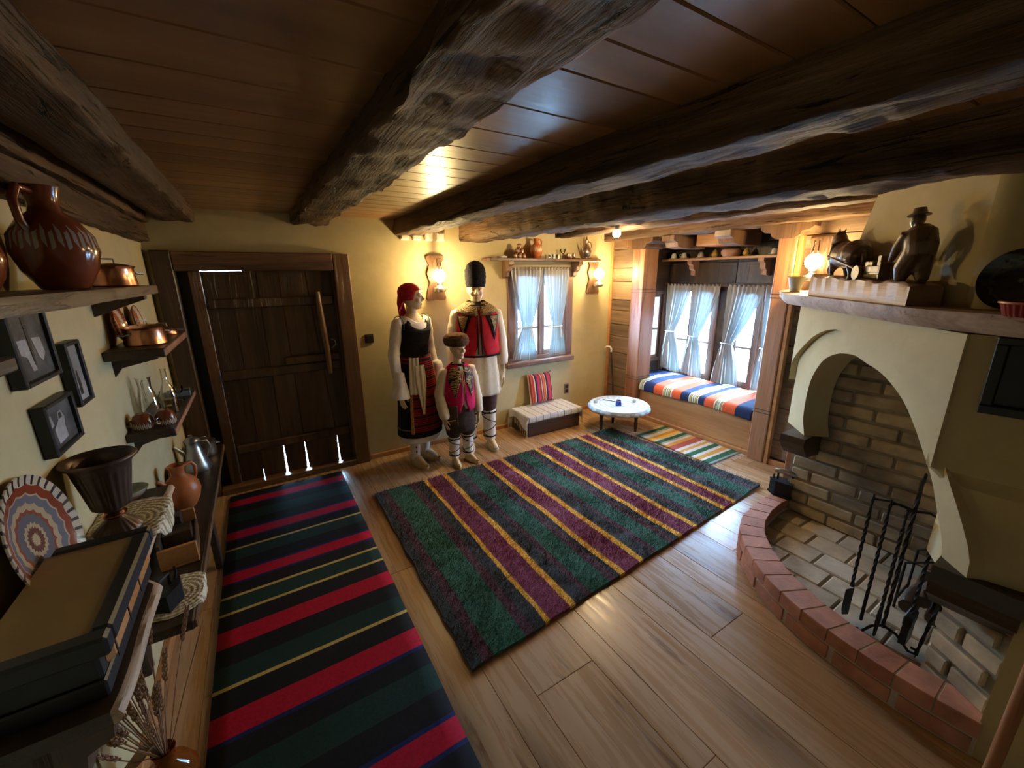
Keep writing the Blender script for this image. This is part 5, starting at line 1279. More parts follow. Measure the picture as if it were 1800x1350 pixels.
for (Hp, Kn, An, To) in legs:
    MB().tube([Kn + V(0, 0, -.10), Kn.lerp(An, .6), An + V(0, 0, -.02)], [.056, .048, .042], 16).build('stocking', M['white'], wom, smooth=True)
    shoe(wom, An, To, M['tan'], 1.0)
for k in range(3): MB().sphere((-.10, -.046, .235-.045*k), .008, n=8, m=6).build('stocking_motif', M['blackcloth'], wom)

# --- the boy
boy = thing('person', 'boy mannequin in brown fur hat, crimson vest and dark breeches in front of the adults', 'person', (1.462, 3.29, 0), .02)
hc = (0, -.01, 1.098); hy = .22; s = .78
arms = [(V(-.135, 0, .905), V(-.185, .01, .69), V(-.175, -.06, .485), V(.08, -.14, -1), V(1, .1, 0), 1), (V(.135, 0, .905), V(.18, .01, .69), V(.175, -.04, .485), V(-.02, -.10, -1), V(-1, .1, 0), -1)]
legs = [(V(-.065, 0, .60), V(-.068, -.01, .32), V(-.070, 0, .07), V(-.085, -.115, .025)), (V(.065, 0, .60), V(.068, -.01, .32), V(.072, .0, .07), V(.10, -.11, .025))]
body(boy, .72, .60, .905, .96, hc, hy, arms, legs, shw=.185, vox=.0048, hs=.84)
# a child's head is larger in proportion
facepaint(boy, hc, .84, hy)
H = tr(*hc) @ rot(rz=hy)
fur(MB().ell(dense([(0, .010, .020, .078, .090), (0, .010, .030, .100, .108), (0, .010, .060, .110, .118), (0, .010, .095, .108, .114), (0, .010, .120, .088, .094), (0, .010, .130, .055, .06), (0, .010, .133, .008, .01)]), 44, H), .006, 100).build('fur_hat', M['furbrown'], boy, smooth=True, ang=80)
bshirt = [(0, 0, .55, .125, .10), (0, 0, .70, .125, .095), (0, 0, .85, .130, .092), (0, 0, .92, .112, .074), (0, .002, .95, .052, .052)]
garment(boy, 'shirt', M['white'], bshirt, wr=.003)
bv = [(0, 0, .545, .150, .118), (0, 0, .65, .146, .112), (0, 0, .80, .142, .104), (0, 0, .88, .138, .094), (0, 0, .925, .110, .078), (0, .002, .952, .066, .064)]
bv_ = vest(boy, 1, bv, M['crimson'], .95, [(.54, .30), (.62, .06), (.84, .02), (.90, .10), (.95, .40)])
pf = pft(bv)
for a in (-.55, .55):
    panel(bv_, 'embroidered_front', M['embr'], pf, a-.40, a+.40, .80, .935, .006, 10, 10)
    panel(bv_, 'embroidered_point', M['embr'], pf, a-.32, a+.32, .66, .80, .008, 8, 12, taper=tri)
garment(boy, 'collar_band', M['blackcloth'], [(0, .002, .945, .074, .070), (0, .002, .962, .056, .056)], None, 30, fine=2)
for a in (-.05, .05): panel(bv_, 'front_edging', M['gold'], pf, a-.012, a+.012, .70, .94, .008, 3, 12)
panel(boy, 'side_sash', M['plum'], pf, -1.35, -.45, .42, .60, .012, 10, 12, label='dark plum sash hanging on one side')
garment(boy, 'breeches', M['browncloth'], [(0, 0, .33, .135, .098), (0, 0, .40, .152, .112), (0, 0, .50, .145, .105), (0, 0, .60, .128, .096)], wr=.006, seed=3)
for k, (Hp, Kn, An, To) in enumerate(legs):
    MB().tube([Hp + V(0, 0, -.12), Kn + V(0, 0, .06), Kn + V(0, 0, -.01), Kn + V(0, 0, -.045)], [.072, .078, .072, .050], 16).build('breeches_leg', M['browncloth'], boy, smooth=True)
    legwrap(boy, Kn, An, .8, .285, .052, .044); shoe(boy, An, To, M['tan'], .80)
for k, (S_, E_, W_, D_, F_, th) in enumerate(arms):
    sleeve(boy, [S_ + V(0, 0, -.010), S_.lerp(E_, .5), E_, E_.lerp(W_, .6), W_ + V(0, 0, .015), W_ + V(0, 0, 0)], [.044, .046, .046, .052, .045, .036], M['cream'])
o = MB().tube([V(-.155, -.075, .455), V(-.10, -.13, .475)], .004, 6).build('stick', M['palelth'], None, smooth=True); o.location = (1.462, 3.29, 0)
tag(o, 'thin pale stick tucked by the hand of the boy mannequin', 'stick')

# ------------------------------------------------------------------ left wall: shelves and what stands on them
t = thing('wall_shelf', 'thick dark upper shelf on the left wall holding the big brown jug', 'shelf', (XL, 1.2, 1.67))
b = MB(); n_ = 80; rings = []
for i in range(n_+1):
    y = lerp(-1.4, 2.60, i/n_); w_ = .006*mnoise.noise(V(y*3, 0, 0)) + .003*mnoise.noise(V(y*11, 0, 3)); nick = -.012 if i in (66, 70) else 0
    rings.append([(XL, y, 1.652), (XL, y, 1.69), (-.388+w_+nick, y, 1.69), (-.384+w_+nick, y, 1.68), (-.386+w_*1.6+nick, y, 1.652+w_)])
b.loft(rings).build('board', wood('shelf_edge_wood', (.05, .026, .014), (.13, .072, .036), (.24, .15, .08), 'y', 1.0, .5, .5, 0, 5, .1, .5), t, world=True, ang=40)
for y in (.4, 2.5): bracket(t, [(XL, 1.652), (-.42, 1.652), (-.42, 1.63), (-.50, 1.60), (XL, 1.56)], y-.03, y+.03, 'xz', 'dark')
t = thing('wall_shelf', 'small dark block shelf below the upper shelf near the picture frames', 'shelf', (XL, .9, 1.56))
MB().box(XL, -.42, .45, 1.20, 1.545, 1.575, c=.004).build('board', M['darky'], t, world=True)
o = MB().prism([(XL+.001, 1.5755), (-.44, 1.5755), (-.43, 1.60), (-.45, 1.645), (XL+.001, 1.648)], .62, 1.17, 'xz').build('wooden_box', M['darky'], None); tag(o, 'dark slanted wooden box on the small block shelf at the left edge', 'box')
def lshelf(label, y0, y1, x1, z0, z1):
    t = thing('wall_shelf', label, 'shelf', (XL, (y0+y1)/2, z0)); MB().box(XL, x1, y0, y1, z0, z1, c=.004).build('board', M['darky'], t, world=True)
    MB().box(x1-.012, x1+.002, y0+.002, y1-.002, z0+.006, z1-.003, c=.003).build('edge_strip', M['post'], t, world=True)
    for y in (y0+.12, y1-.12): bracket(t, [(XL, z0), (x1-.04, z0), (x1-.05, z0-.02), (XL+.03, z0-.05), (XL, z0-.09)], y-.015, y+.015, 'xz', 'dark')
lshelf('short dark wall shelf with the copper pot and painted plates', 2.43, 3.20, -.385, 1.367, 1.410)
lshelf('short dark wall shelf with two glazed cups and clear glassware', 2.44, 3.28, -.415, .978, 1.018)
# live-edged shelf nearest the camera
t = thing('wall_shelf', 'dark wall shelf with pale live edge carrying the flat instrument box and the urn', 'shelf', (XL, 1.4, .87))
b = MB(); e = MB(); rings = []; r2 = []
for i in range(61):
    y = lerp(.95, 2.07, i/60); xe = interp(y, [(.94, -.352), (1.0, -.345), (1.36, -.345), (1.44, -.405), (2.07, -.405)]) + .006*mnoise.noise(V(y*7, 2, 0)); th = .004*mnoise.noise(V(y*9, 0, 6))
    rings.append([(XL, y, .850), (XL, y, .885), (xe-.014, y, .885), (xe-.014, y, .850)]); r2.append([(xe-.014, y, .852), (xe-.014, y, .884), (xe-.002, y, .882+th), (xe+.004, y, .868), (xe-.003, y, .853+th)])
b.loft(rings).build('board', M['darky'], t, world=True, ang=40); e.loft(r2).build('live_edge', M['bark'], t, world=True, smooth=True, ang=60)
bracket(t, [(XL, .85), (-.37, .85), (-.375, .81), (-.42, .79), (-.43, .73), (-.50, .70), (XL, .62)], .965, 1.03, 'xz', 'dark'); bracket(t, [(XL, .85), (-.43, .85), (-.44, .82), (-.52, .78), (XL, .70)], 1.96, 2.01, 'xz', 'dark')
# flat black-framed box with tan top
t = thing('zither_case', 'flat case with tan top, black rim and orange wooden side at the lower left edge', 'case', (-.475, 1.20, .8855))
MB().box(-.545, -.372, .995, 1.425, .8855, .925, c=.004).build('base', M['black'], t, world=True)
MB().box(-.543, -.375, 1.0, 1.422, .925, .985, c=.006).build('body_block', M['black'], t, world=True)
MB().box(-.40, -.362, 1.03, 1.415, .930, .983, c=.012).build('side_band', plain('orange_varnish', (.42, .17, .05), .35, 0, (.52, .26, .10), 12), t, world=True, label='orange varnished wooden band')
for a, z0, z1 in (((-.548, -.350, .985, 1.025), .985, 1.03), ((-.548, -.350, 1.405, 1.44), .985, 1.03), ((-.385, -.350, 1.025, 1.405), .985, 1.03)):
    MB().box(a[0], a[1], a[2], a[3], z0, z1, c=.006).build('rim', M['black'], t, world=True)
MB().box(-.556, -.385, 1.025, 1.405, .985, 1.024).build('top_panel', plain('tan_board', (.27, .175, .075), .75, 0, (.33, .22, .10), 6, .1), t, world=True, label='plain tan top panel')
for k in range(3): MB().box(-.362, -.3605, 1.05+.11*k, 1.056+.11*k, .93, .98).build('inlay_line', M['black'], t, world=True)
# doilies
def doily(label, loc, r, edge_dx, drop_z, sl=16, mat='crochet', seed=0):
    """flat scalloped disc; what passes x = edge_dx (local) hangs down"""
    mb = MB(); rings = []
    for i in range(11):
        q = i/10; ring = []
        for j in range(112):
            a = 2*PI*j/112; rr = r*q*(1+(.035*abs(math.sin(a*sl/2)) if q > .85 else 0)); x, y, z = rr*math.cos(a), rr*math.sin(a), .0012+.0006*math.sin(a*9)
            if x > edge_dx: ex = x-edge_dx; x = edge_dx + .004 + ex*.12; z = .0012 - max(0, ex-.006)*.95
            if loc[0] + x < XL + .004: x = XL + .004 - loc[0]
            ring.append((x, y, z))
        rings.append(ring)
    o = mb.loft(rings, False, False).build('doily', M[mat], None, smooth=True, fix=False, ang=70); o.location = loc; o.modifiers.new('t', 'SOLIDIFY').thickness = .0015
    return tag(o, label, 'doily')
doily('cream crochet doily under the brown urn on the live-edged shelf', (-.495, 1.80, .8858), .17, .10, .06)
doily('cream crochet doily under the black iron on the low bench', (-.455, 1.93, .4508), .135, .088, .04, 14)
t = thing('urn_vase', 'dark bronze fluted footed urn on a crochet doily', 'vase', (-.505, 1.745, .888))
M['bronze'] = plain('dark_bronze', (.075, .048, .034), .38, .55, (.13, .08, .055), 14, .2)
def flute(p, a):
    k = 1 + .025*math.cos(a*22)*(1 if .10 < p.z < .23 or .01 < p.z < .04 else 0); return V(p.x*k, p.y*k, p.z)
MB().lathe(dense([(.062, 0), (.064, .012), (.058, .022), (.040, .040), (.022, .058), (.018, .075), (.030, .088), (.050, .100), (.060, .16), (.072, .225), (.078, .250), (.092, .262), (.096, .270), (.090, .276), (.076, .262), (.062, .20), (.045, .115)], 2), 88, cap1=True, fn=flute).build('body', M['bronze'], t, smooth=True, ang=80)
MB().lathe([(.023, .056), (.031, .062), (.033, .070), (.024, .076)], 30, cap0=False, cap1=False).build('stem_ring', M['copper'], t, smooth=True)
t = thing('glazed_bowl', 'shallow green-white glazed bowl behind the brown urn', 'bowl', (-.525, 2.01, .888))
MB().lathe([(.030, 0), (.034, .004), (.052, .022), (.060, .036), (.057, .038), (.046, .020), (.02, .010), (.001, .009)], 30, cap1=False).build('body', plain('mottled_green_glaze', (.10, .14, .09), .18, 0, (.46, .46, .36), 12), t, smooth=True)
MB().lathe([(.0305, .0005), (.040, .010), (.049, .018)], 30, cap0=False, cap1=False).build('base_band', M['terra'], t, smooth=True)
def platemat(name, cols, rim, dots=18):
    """concentric glaze decoration by radius (object space, plate axis = z)"""
    t = NT(name); tc = t.n('ShaderNodeTexCoord'); sx = t.n('ShaderNodeSeparateXYZ'); t.l(tc.outputs['Object'], sx.inputs[0])
    r = t.math('POWER', t.math('ADD', t.math('MULTIPLY', sx.outputs[0], sx.outputs[0]), t.math('MULTIPLY', sx.outputs[1], sx.outputs[1])), .5)
    a = t.math('ARCTAN2', sx.outputs[1], sx.outputs[0])
    w = t.math('MULTIPLY', t.math('ABSOLUTE', t.math('SINE', t.math('MULTIPLY', a, dots/2))), .035)
    rr = t.math('ADD', t.math('DIVIDE', r, rim), t.math('SUBTRACT', w, .017))
    base = t.ramp(rr, cols, 'CONSTANT')
    tick = t.math('MULTIPLY', t.math('GREATER_THAN', t.math('SINE', t.math('MULTIPLY', a, 34)), .55), t.math('GREATER_THAN', t.math('DIVIDE', r, rim), .86))
    return t.done(t.mix(tick, base, (.04, .03, .03)), .12)
def plate(label, loc, r, m, rx=0, ry=0, rz=0, foot=False):
    t = thing('painted_plate', label, 'plate', loc); t.rotation_euler = (rx, ry, rz)
    MB().lathe([(r*.45, 0), (r*.48, .003), (r*.62, .008), (r*.96, .026), (r, .030), (r*.99, .033), (r*.93, .029), (r*.62, .014), (r*.45, .009), (.001, .008)], 64, cap0=True, cap1=False).build('dish', m, t, smooth=True)
    return t
M['plate1'] = platemat('brown_grey_slip_plate', [(0, (.45, .33, .20)), (.10, (.14, .06, .04)), (.20, (.42, .30, .18)), (.27, (.13, .12, .13)), (.42, (.24, .07, .04)), (.48, (.42, .31, .19)), (.58, (.15, .14, .16)), (.70, (.42, .30, .20)), (.73, (.22, .045, .022)), (.86, (.50, .42, .30))], .17)
p_ = plate('large painted brown and grey plate leaning on the wall behind the flat case', (-.595, 1.45, 1.075), .172, M['plate1'], 0, PI/2-.16, 0)
p_.location = (-.585, 1.45, 1.06)
M['plate2'] = platemat('orange_slip_plate', [(0, (.40, .16, .05)), (.3, (.50, .38, .24)), (.45, (.36, .10, .04)), (.65, (.52, .40, .26)), (.8, (.30, .07, .03))], .10)
for i, (y, rr, lb) in enumerate(((2.66, .095, 'orange patterned plate leaning behind the copper pot, nearer one'), (3.02, .085, 'orange patterned plate leaning behind the small copper pan, farther one'))):
    plate(lb, (-.588, y, 1.411+rr*.97), rr, M['plate2'], 0, PI/2-.12, 0)
plate('small red dotted plate leaning on the wall behind the terracotta jug', (-.588, 2.98, .452+.085), .085, M['plate2'], 0, PI/2-.20, 0)
# jugs, pots, cups, glasses
M['bigjug'] = cupdeco('brown_glaze_with_slip_bands', (.17, .040, .016), (.30, .30, .28), .125, .185)
t = jug('big brown glazed jug with grey slip band on the upper shelf', (-.487, 1.83, 1.691), 1.12, M['bigjug'], -1.9, name='clay_jug', spout=False)
t = jug('dark glazed jug at the left edge of the upper shelf', (-.52, 1.40, 1.691), .72, M['glaze'], 1.0, name='clay_jug')
jug('plain terracotta jug with two loops on the low bench', (-.505, 2.76, .452), 1.0, M['terra'], .6, name='terracotta_jug')
def pot(label, loc, r, h, m='copper', rz=0, lid=True):
    t = thing('copper_pot', label, 'pot', loc, rz)
    MB().lathe([(r*.92, 0), (r, h*.05), (r*.97, h*.3), (r*.93, h*.9), (r*.97, h), (r*.92, h), (r*.90, h*.1)], 40, cap1=False).build('body', M[m], t, smooth=True, ang=60)
    if lid:
        ld = MB().lathe([(r*1.0, h), (r*1.02, h+.004), (r*.7, h+.012), (r*.2, h+.018), (.001, h+.019)], 40).build('lid', M[m], t, smooth=True, ang=60)
        MB().tube([(-.022, 0, h+.014), (-.02, 0, h+.034), (.02, 0, h+.034), (.022, 0, h+.014)], .0035, 8).build('lid_handle', M['steel'], ld, smooth=True)
    for sg in (-1, 1): MB().tube([(sg*r*.95, -.022, h*.72), (sg*(r+.022), -.018, h*.66), (sg*(r+.022), .018, h*.66), (sg*r*.95, .022, h*.72)], .0035, 8).build('side_handle', M['steel'], t, smooth=True)
    return t
pot('round copper pot with lid at the end of the upper shelf', (-.49, 2.36, 1.691), .082, .075, rz=.6)
pot('lidded copper pot with side handles on the short wall shelf', (-.478, 2.63, 1.4105), .084, .080, rz=.8)
pot('small flat copper pan behind the lidded copper pot', (-.47, 3.04, 1.4105), .070, .030, rz=.2)
pot('dull copper pot at the far end of the low bench', (-.47, 3.58, .4505), .072, .105, 'tin', .5)
t = thing('metal_kettle', 'grey metal conical jug with hinged lid on the low bench near the door', 'kettle', (-.50, 3.32, .4505), .4)
MB().lathe([(.085, 0), (.088, .008), (.078, .04), (.060, .10), (.046, .16), (.040, .185), (.044, .20), (.046, .21), (.035, .225), (.010, .235), (.012, .248), (.001, .252)], 32).build('body', M['steel'], t, smooth=True, ang=60)
MB().tube([(.042, 0, .19), (.085, 0, .185), (.10, 0, .14), (.072, 0, .07)], .006, 8).build('handle', M['steel'], t, smooth=True); MB().tube([(-.05, 0, .13), (-.08, 0, .17), (-.10, 0, .20)], [.018, .011, .008], 8).build('spout', M['steel'], t, smooth=True)
M['cupb'] = cupdeco('brown_cup_with_white_drips', (.15, .035, .015), (.55, .50, .40), .004, .034)
for i, (x, y, lb) in enumerate(((-.545, 2.53, 'upturned brown cup with white drips nearer the wall'), (-.462, 2.55, 'upturned brown cup with white drips nearer the room'))):
    if i == 0:
        c1 = thing('clay_cup', lb, 'cup', (x, y, 1.0185), .4, 'pair of upturned cups'); MB().lathe([(.040, 0), (.042, .006), (.041, .04), (.034, .062), (.022, .070), (.020, .074), (.001, .074)], 28).build('bowl', M['cupb'], c1, smooth=True)
        MB().tube([(-.040, 0, .045), (-.058, 0, .042), (-.058, 0, .02), (-.041, 0, .014)], .004, 7).build('handle', M['cupb'], c1, smooth=True)
    else: dup(c1, (x, y, 1.0185), 1.1, lb)
t = thing('glass_pitcher', 'clear glass pitcher with curved handle on the lower short shelf', 'pitcher', (-.545, 2.72, 1.0185), 1.9)
MB().lathe([(.040, 0), (.044, .01), (.046, .06), (.036, .12), (.026, .16), (.030, .205), (.034, .215)], 28, cap1=False).build('body', M['glass'], t, smooth=True); MB().tube([(.030, 0, .19), (.062, 0, .18), (.072, 0, .13), (.046, 0, .07)], .0045, 8).build('handle', M['glass'], t, smooth=True)
t = thing('glass_bottle', 'clear slender glass bottle beside the glass pitcher', 'bottle', (-.463, 2.74, 1.0185))
MB().lathe([(.030, 0), (.034, .008), (.035, .10), (.028, .135), (.013, .175), (.012, .235), (.016, .245)], 26, cap1=False).build('body', M['glass'], t, smooth=True); MB().lathe([(.029, .004), (.032, .01), (.032, .08), (.001, .081)], 24).build('liquid', glass('pale_spirit', (.80, .74, .58), .02, .2), t, smooth=True)
t = thing('glass_tumbler', 'frosted clear tumbler right of the glass bottle', 'glass', (-.50, 2.92, 1.0185)); MB().lathe([(.026, 0), (.028, .006), (.033, .085), (.031, .085), (.026, .01)], 24, cap1=False).build('bowl', M['glass'], t, smooth=True)
goblet('small stemmed glass on the far end of the lower short shelf', (-.46, 3.02, 1.0185), .8)
t = thing('glass_dish', 'ridged clear glass ashtray at the far end of the lower short shelf', 'dish', (-.478, 3.14, 1.0185), .1)
MB().box(-.055, .055, -.04, .04, 0, .006, c=.003).box(-.058, -.048, -.043, .043, .004, .034, c=.003).box(.048, .058, -.043, .043, .004, .034, c=.003).box(-.048, .048, -.043, -.034, .004, .034, c=.003).box(-.048, .048, .034, .043, .004, .034, c=.003).build('body', plain('thick_glass', (.20, .24, .24), .08, 0), t)
# low bench
t = thing('low_bench', 'long low dark wooden bench shelf along the left wall', 'bench', (-.49, 2.72, 0))
MB().box(XL+.001, -.378, 1.735, 3.765, .408, .450, c=.005).build('seat_board', M['darky'], t, world=True)
MB().box(-.378, -.370, 1.74, 3.76, .412, .446, c=.002).build('edge_strip', M['frame'], t, world=True)
for y in (1.86, 2.72, 3.62): MB().box(XL+.001, -.40, y-.03, y+.03, .375, .408, c=.004).box(XL+.001, XL+.04, y-.03, y+.03, .20, .375, c=.004).build('bracket', M['dark'], t, world=True)
MB().box(-.435, -.399, 2.74, 2.80, 0, .408, c=.005).build('leg', M['dark'], t, world=True)
t = thing('wooden_crate', 'small old wooden coffee-mill crate with open side on the low bench', 'crate', (-.475, 2.30, .4505), .1)
MB().box(-.07, .07, -.16, .16, 0, .014, c=.003).build('base', M['orange'], t)
for a in ((-.07, .07, .14, .16, .014, .13), (-.07, .07, -.16, -.14, .014, .10)): MB().box(*a, c=.003).build('end_board', M['orange'], t)
for a in ((-.07, -.058, -.14, .14, .014, .12), (.058, .07, -.14, .14, .014, .07)): MB().box(*a, c=.003).build('side_board', M['dark'], t)
MB().box(-.055, .055, -.05, .04, .03, .115, c=.004).box(-.05, .02, .05, .12, .014, .15, c=.004).build('mill_block', M['dark'], t)
t = thing('black_flatiron', 'small black flat iron standing on the crochet doily of the low bench', 'iron', (-.470, 1.885, .4535), 1.1)
MB().prism([(-.05, -.04), (.03, -.04), (.085, 0), (.03, .04), (-.05, .04)], 0, .075).build('body', M['blackm'], t); MB().tube([(-.035, 0, .075), (-.035, 0, .12), (.03, 0, .12), (.03, 0, .075)], .007, 8).build('handle', M['blackm'], t, smooth=True)
MB().tube([(.055, 0, .07), (.07, 0, .10), (.066, 0, .125)], [.008, .006, .004], 7).build('chimney', M['blackm'], t, smooth=True)
# framed photographs
GY = lambda v: (v, v, v*1.02)
M['photo1'] = plain('grey_photo_print', GY(.035), .35, 0, GY(.12), 22); M['photo2'] = plain('pale_sky_photo_print', GY(.20), .35, 0, GY(.28), 4); M['inkl'] = plain('photo_light_ink', GY(.42), .4, 0, GY(.30), 40); M['inkd'] = plain('photo_dark_ink', GY(.02), .4)
def picture(label, y0, y1, z0, z1, m, light, dark, f=.014):
    t = thing('picture_frame', label, 'picture', (XL, (y0+y1)/2, (z0+z1)/2))
    D = .034
    for a in ((y0, y0+f, z0, z1), (y1-f, y1, z0, z1), (y0+f, y1-f, z0, z0+f), (y0+f, y1-f, z1-f, z1)): MB().box(XL, XL+D, *a, c=.003).build('frame_side', M['black'], t, world=True)
    MB().box(XL, XL+D-.012, y0+f, y1-f, z0+f, z1-f).build('photo_print', m, t, world=True)
    w_, h_ = y1-y0-2*f, z1-z0-2*f
    for nm, polys, mm, e in (('light_shape', light, M['inkl'], .0008), ('dark_shape', dark, M['inkd'], .0012)):
        if polys:
            b = MB()
            for q in polys: b.prism([(y0+f+u*w_, z0+f+v*h_) for u, v in q], XL+D-.012, XL+D-.012+e, 'yz')
            b.build(nm, mm, t, world=True)
picture('black framed old photograph of white-aproned people, upper left of three', 1.63, 1.885, 1.425, 1.64, M['photo1'], [[(.15, .62), (.40, .62), (.42, .40), (.48, .12), (.36, .12), (.30, .35), (.16, .40)], [(.55, .62), (.80, .60), (.84, .34), (.72, .22), (.64, .30)]], [[(.42, .95), (.52, .95), (.5, .2), (.46, .2)]])
picture('tall narrow black framed photograph of a lone figure on a pale hill', 1.96, 2.10, 1.285, 1.51, M['photo2'], [[(0, 0), (1, 0), (1, .30), (.5, .36), (0, .28)]], [[(.35, .10), (.60, .10), (.62, .35), (.52, .46), (.42, .40), (.38, .25)], [(.45, .44), (.55, .44), (.54, .54), (.47, .54)]])
picture('black framed old photograph of a seated woman in pale shawl, lowest of three', 1.68, 1.91, 1.20, 1.36, M['photo1'], [[(.25, .08), (.62, .12), (.60, .42), (.66, .60), (.58, .80), (.46, .78), (.42, .60), (.22, .45)], [(.08, .5), (.25, .55), (.2, .8), (.08, .8)]], [[(.45, .62), (.58, .62), (.56, .76), (.48, .76)]])
# dried grasses in an amber vase on the floor
t = thing('amber_vase', 'round amber glass vase with dried wheat standing on the floor by the runner', 'vase', (-.478, 1.47, 0))
def amber():
    t = NT('amber_glass'); mx = t.n('ShaderNodeMixShader'); tb = t.n('ShaderNodeBsdfTransparent'); tb.inputs[0].default_value = (.55, .20, .03, 1); mx.inputs[0].default_value = .55
    t.b.inputs['Base Color'].default_value = (.28, .08, .012, 1); t.b.inputs['Roughness'].default_value = .05; t.l(tb.outputs[0], mx.inputs[1]); t.l(t.b.outputs[0], mx.inputs[2]); t.l(mx.outputs[0], t.out.inputs[0]); return t.m
MB().lathe([(.035, 0), (.055, .008), (.076, .05), (.078, .085), (.060, .125), (.030, .150), (.026, .17), (.034, .20), (.032, .20), (.022, .17)], 36, cap1=False).build('body', amber(), t, smooth=True)
t = thing('dried_wheat', 'bunch of dried brown wheat ears standing in the amber vase', 'dried plants', (-.478, 1.47, .03))
M['dry'] = plain('dried_grass', (.24, .13, .07), .8, 0, (.36, .22, .13), 30)
rg = random.Random(12)
ends = [(-.045, .04, .50), (.02, .10, .55), (-.085, -.02, .42), (-.06, -.08, .36), (.05, .03, .44), (.12, .10, .42), (.0, .0, .46), (-.03, -.03, .40), (-.09, .06, .34), (.03, -.05, .38), (.09, .16, .47), (-.10, -.05, .28)]
ends += [(rg.uniform(-.10, .06), rg.uniform(-.08, .09), rg.uniform(.30, .46)) for _ in range(14)]
for k, (ex, ey, ez) in enumerate(ends):
    ex = max(ex, -.105); P0 = V(rg.uniform(-.008, .008), rg.uniform(-.008, .008), .0); P1 = V(ex*.15, ey*.15, .16); P2 = V(ex*.6, ey*.6, ez*.72); P3 = V(ex, ey, ez)
    s_ = MB().tube([P0, P1, P2, P3], .0021, 5).build('stem', M['dry'], t, smooth=True)
    b = MB(); D_ = (P3-P2).normalized()
    if k == 5: b.tube([P3, P3 + D_*.10], [.003, .001], 5)
    else:
        b.tube([P3 - D_*.035, P3 + D_*.075], [.002, .001], 5)
        for j in range(30):
            c = P3 + D_*(.0037*j - .035); a = j*2.4; q = V(math.cos(a), math.sin(a), .3).normalized(); b.tube([c, c + q*.0055 + D_*.004, c + q*.0075 + D_*.014], [.0028, .0036, .0006], 5)
    b.build('seed_head', M['dry'], t, smooth=True)
MB().grid(lambda u, v: (-.02-.07*v+.012*math.sin(u*7), (u-.5)*.07*(1-abs(v-.5))*1.4, .215-.06*v+.02*abs(u-.5)), 6, 5).build('dry_leaf', M['dry'], t, smooth=True, fix=False)

# ------------------------------------------------------------------ on the mantel
mt = Matrix.Translation((2.66, .875, 1.5755)) @ rot(rz=math.atan2(-.696, -.717))
t = thing('wood_carving', 'carved wooden sculpture of a hatted man, cart and horse on the mantel', 'sculpture', (2.66, .875, 1.5755), math.atan2(-.696, -.717))
bt = lambda x: .120 - .03*(x+.46)/.92 + .006*math.sin(x*23)
rings = []
for i in range(41):
    x = -.46 + .92*i/40; z1 = bt(x)
    rings.append([(x, -.055, 0), (x, .065, 0), (x, .062, z1-.01), (x, .05, z1), (x, -.045, z1+.004*math.sin(x*50)), (x, -.053, z1-.008)])
MB().loft(rings).build('base', M['carvb'], t, ang=40)
def vox(o, v, it=2):
    md = o.modifiers.new('r', 'REMESH'); md.mode = 'VOXEL'; md.voxel_size = v; md.use_smooth_shade = True; md = o.modifiers.new('s', 'SMOOTH'); md.iterations = it; return o
# horse, head to -x
b = MB(); Z = .105
b.tube([(-.05, 0, Z+.115), (-.10, 0, Z+.125), (-.17, 0, Z+.118), (-.24, 0, Z+.125), (-.27, 0, Z+.13)], [.050, .074, .066, .070, .046], 18)
b.tube([(-.25, 0, Z+.14), (-.285, 0, Z+.185), (-.31, 0, Z+.225)], [.048, .038, .030], 14).tube([(-.30, 0, Z+.235), (-.335, 0, Z+.215), (-.37, 0, Z+.18)], [.028, .026, .017], 12)
b.tube([(-.30, .012, Z+.25), (-.297, .016, Z+.275)], [.008, .002], 6).tube([(-.30, -.012, Z+.25), (-.297, -.016, Z+.275)], [.008, .002], 6)
for x, y, dx in ((-.075, -.035, .02), (-.085, .035, -.01), (-.245, -.03, -.02), (-.25, .03, .01)):
    b.tube([(x, y, Z+.10), (x+dx*.5, y, Z+.06), (x+dx-.006, y, Z+.035), (x+dx, y, Z+.010), (x+dx-.008, y, Z-.004)], [.034, .022, .013, .010, .015], 10)
b.tube([(-.045, 0, Z+.13), (-.028, 0, Z+.10), (-.03, 0, Z+.04)], [.012, .014, .006], 8)
vox(b.build('horse', M['carv'], t), .005)
b = MB()
for sg in (-1, 1): b.tube([(-.26, sg*.064, Z+.12), (-.13, sg*.066, Z+.09), (.03, sg*.050, Z+.045)], .007, 8)
b.tube([(-.245, .062, Z+.10), (-.255, .05, Z+.18), (-.262, 0, Z+.205), (-.255, -.05, Z+.18), (-.245, -.062, Z+.10)], .010, 8).build('shafts_and_collar', M['carv'], t, smooth=True)
b = MB()
for sg in (-1, 1): b.lathe([(.012, -.008), (.034, -.008), (.036, 0), (.034, .008), (.012, .008)], 20, M=tr(.045, sg*.055, Z+.030) @ rot(rx=PI/2))
b.build('cart_wheels', M['carv'], t, ang=40)
MB().box(.03, .20, -.04, .04, Z+.02, Z+.032, c=.002).box(.03, .20, -.044, -.036, Z+.03, Z+.060, c=.002).box(.03, .20, .036, .044, Z+.03, Z+.060, c=.002).box(.20, .208, -.044, .044, Z+.0, Z+.075, c=.002).box(.05, .12, -.03, .03, Z+.03, Z+.085, c=.006).box(.13, .16, -.02, .02, Z+.03, Z+.11, c=.004).tube([(.16, 0, Z+.05), (.30, .0, Z+.085)], .007, 8).build('cart', M['carv'], t)
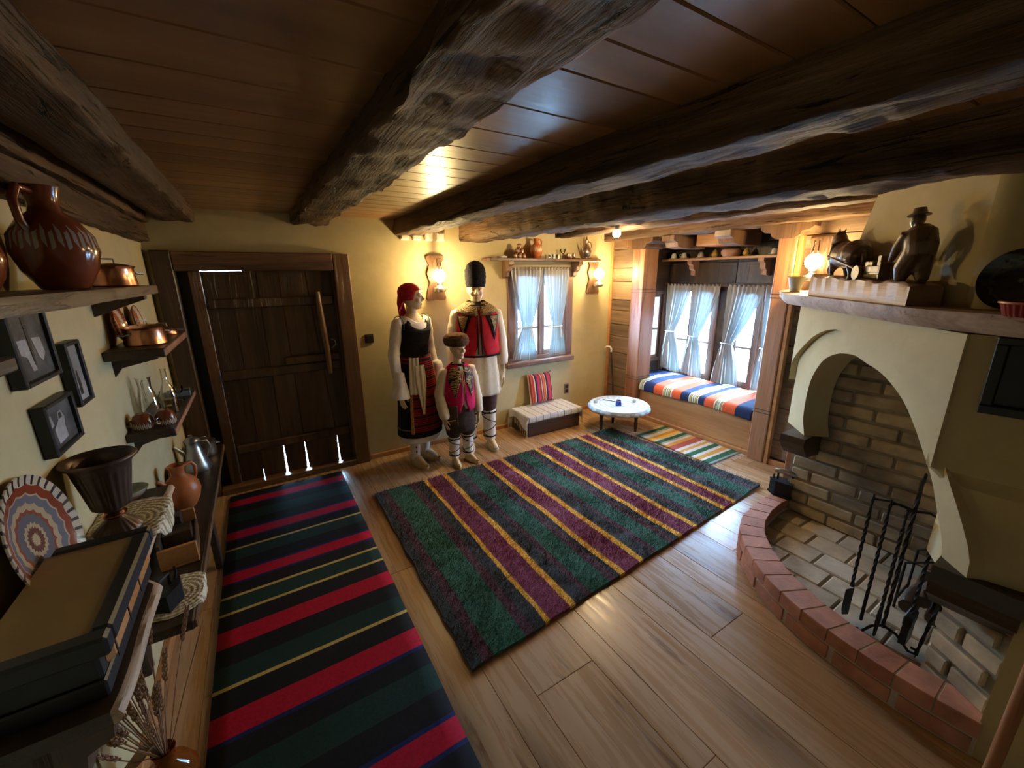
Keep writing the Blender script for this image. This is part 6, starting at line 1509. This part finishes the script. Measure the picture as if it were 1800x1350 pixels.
# the bending man
b = MB(); Z = .088; X = .36
for y, dx in ((-.024, -.03), (.024, .03)): b.tube([(X+.01, y*.7, Z+.125), (X+dx*.4-.008, y, Z+.065), (X+dx, y, Z+.012)], [.040, .036, .020], 12).tube([(X+dx+.006, y, Z+.004), (X+dx-.035, y, Z-.002)], [.014, .011], 10)
b.tube([(X+.015, 0, Z+.115), (X+.012, 0, Z+.155), (X-.008, 0, Z+.205), (X-.02, 0, Z+.225)], [.052, .056, .054, .036], 16).tube([(X-.02, 0, Z+.225), (X-.032, 0, Z+.245)], [.018, .016], 10)
b.sphere((X-.042, 0, Z+.262), .026, .026, .030, n=14, m=10).tube([(X-.060, 0, Z+.265), (X-.069, 0, Z+.256)], [.006, .005], 6).sphere((X-.052, 0, Z+.240), .013, .014, .016, n=10, m=8)
for sg in (-1, 1): b.tube([(X-.01, sg*.042, Z+.205), (X-.045, sg*.050, Z+.150), (X-.105, sg*.030, Z+.105)], [.024, .019, .013], 10).sphere((X-.112, sg*.028, Z+.101), .012, n=8, m=6)
vox(b.build('ploughman', M['carv'], t), .0045, 1)
MB().lathe([(.001, .030), (.020, .028), (.024, .012), (.028, .004), (.038, .002), (.039, -.002), (.022, -.003)], 24, M=tr(X-.040, 0, Z+.280) @ rot(ry=-.12)).build('hat', M['carv'], t, smooth=True, ang=60)
M['plate3'] = platemat('black_dotted_plate', [(0, (.06, .06, .055)), (.05, (.010, .010, .010)), (.45, (.035, .035, .035)), (.50, (.010, .010, .010)), (.80, (.028, .028, .028)), (.84, (.010, .010, .010))], .15)
p_ = plate('large black dotted plate standing against the chimney breast on the mantel', (2.135, .335, 1.576+.135), .100, M['plate3'], 0, 0, 0)
d_ = Vector((-.93, .30, .18)).normalized(); p_.rotation_euler = d_.to_track_quat('Z', 'Y').to_euler(); p_.location = (2.165, .285, 1.682)
t = thing('fluted_dish', 'dark red glazed fluted baking dish on the mantel in front of the black plate', 'dish', (2.035, .225, 1.5755))
def fl2(p, a): k = 1 + .03*math.cos(a*26); return V(p.x*k, p.y*k, p.z)
MB().lathe([(.060, 0), (.064, .006), (.074, .040), (.066, .040), (.056, .008), (.001, .007)], 130, cap1=False, fn=fl2).build('body', plain('dark_red_glaze', (.20, .018, .012), .15), t, smooth=True)
MB().lathe([(.073, .038), (.081, .041), (.080, .046), (.068, .044)], 48, cap0=False, cap1=False).build('rim', M['terra'], t, smooth=True)
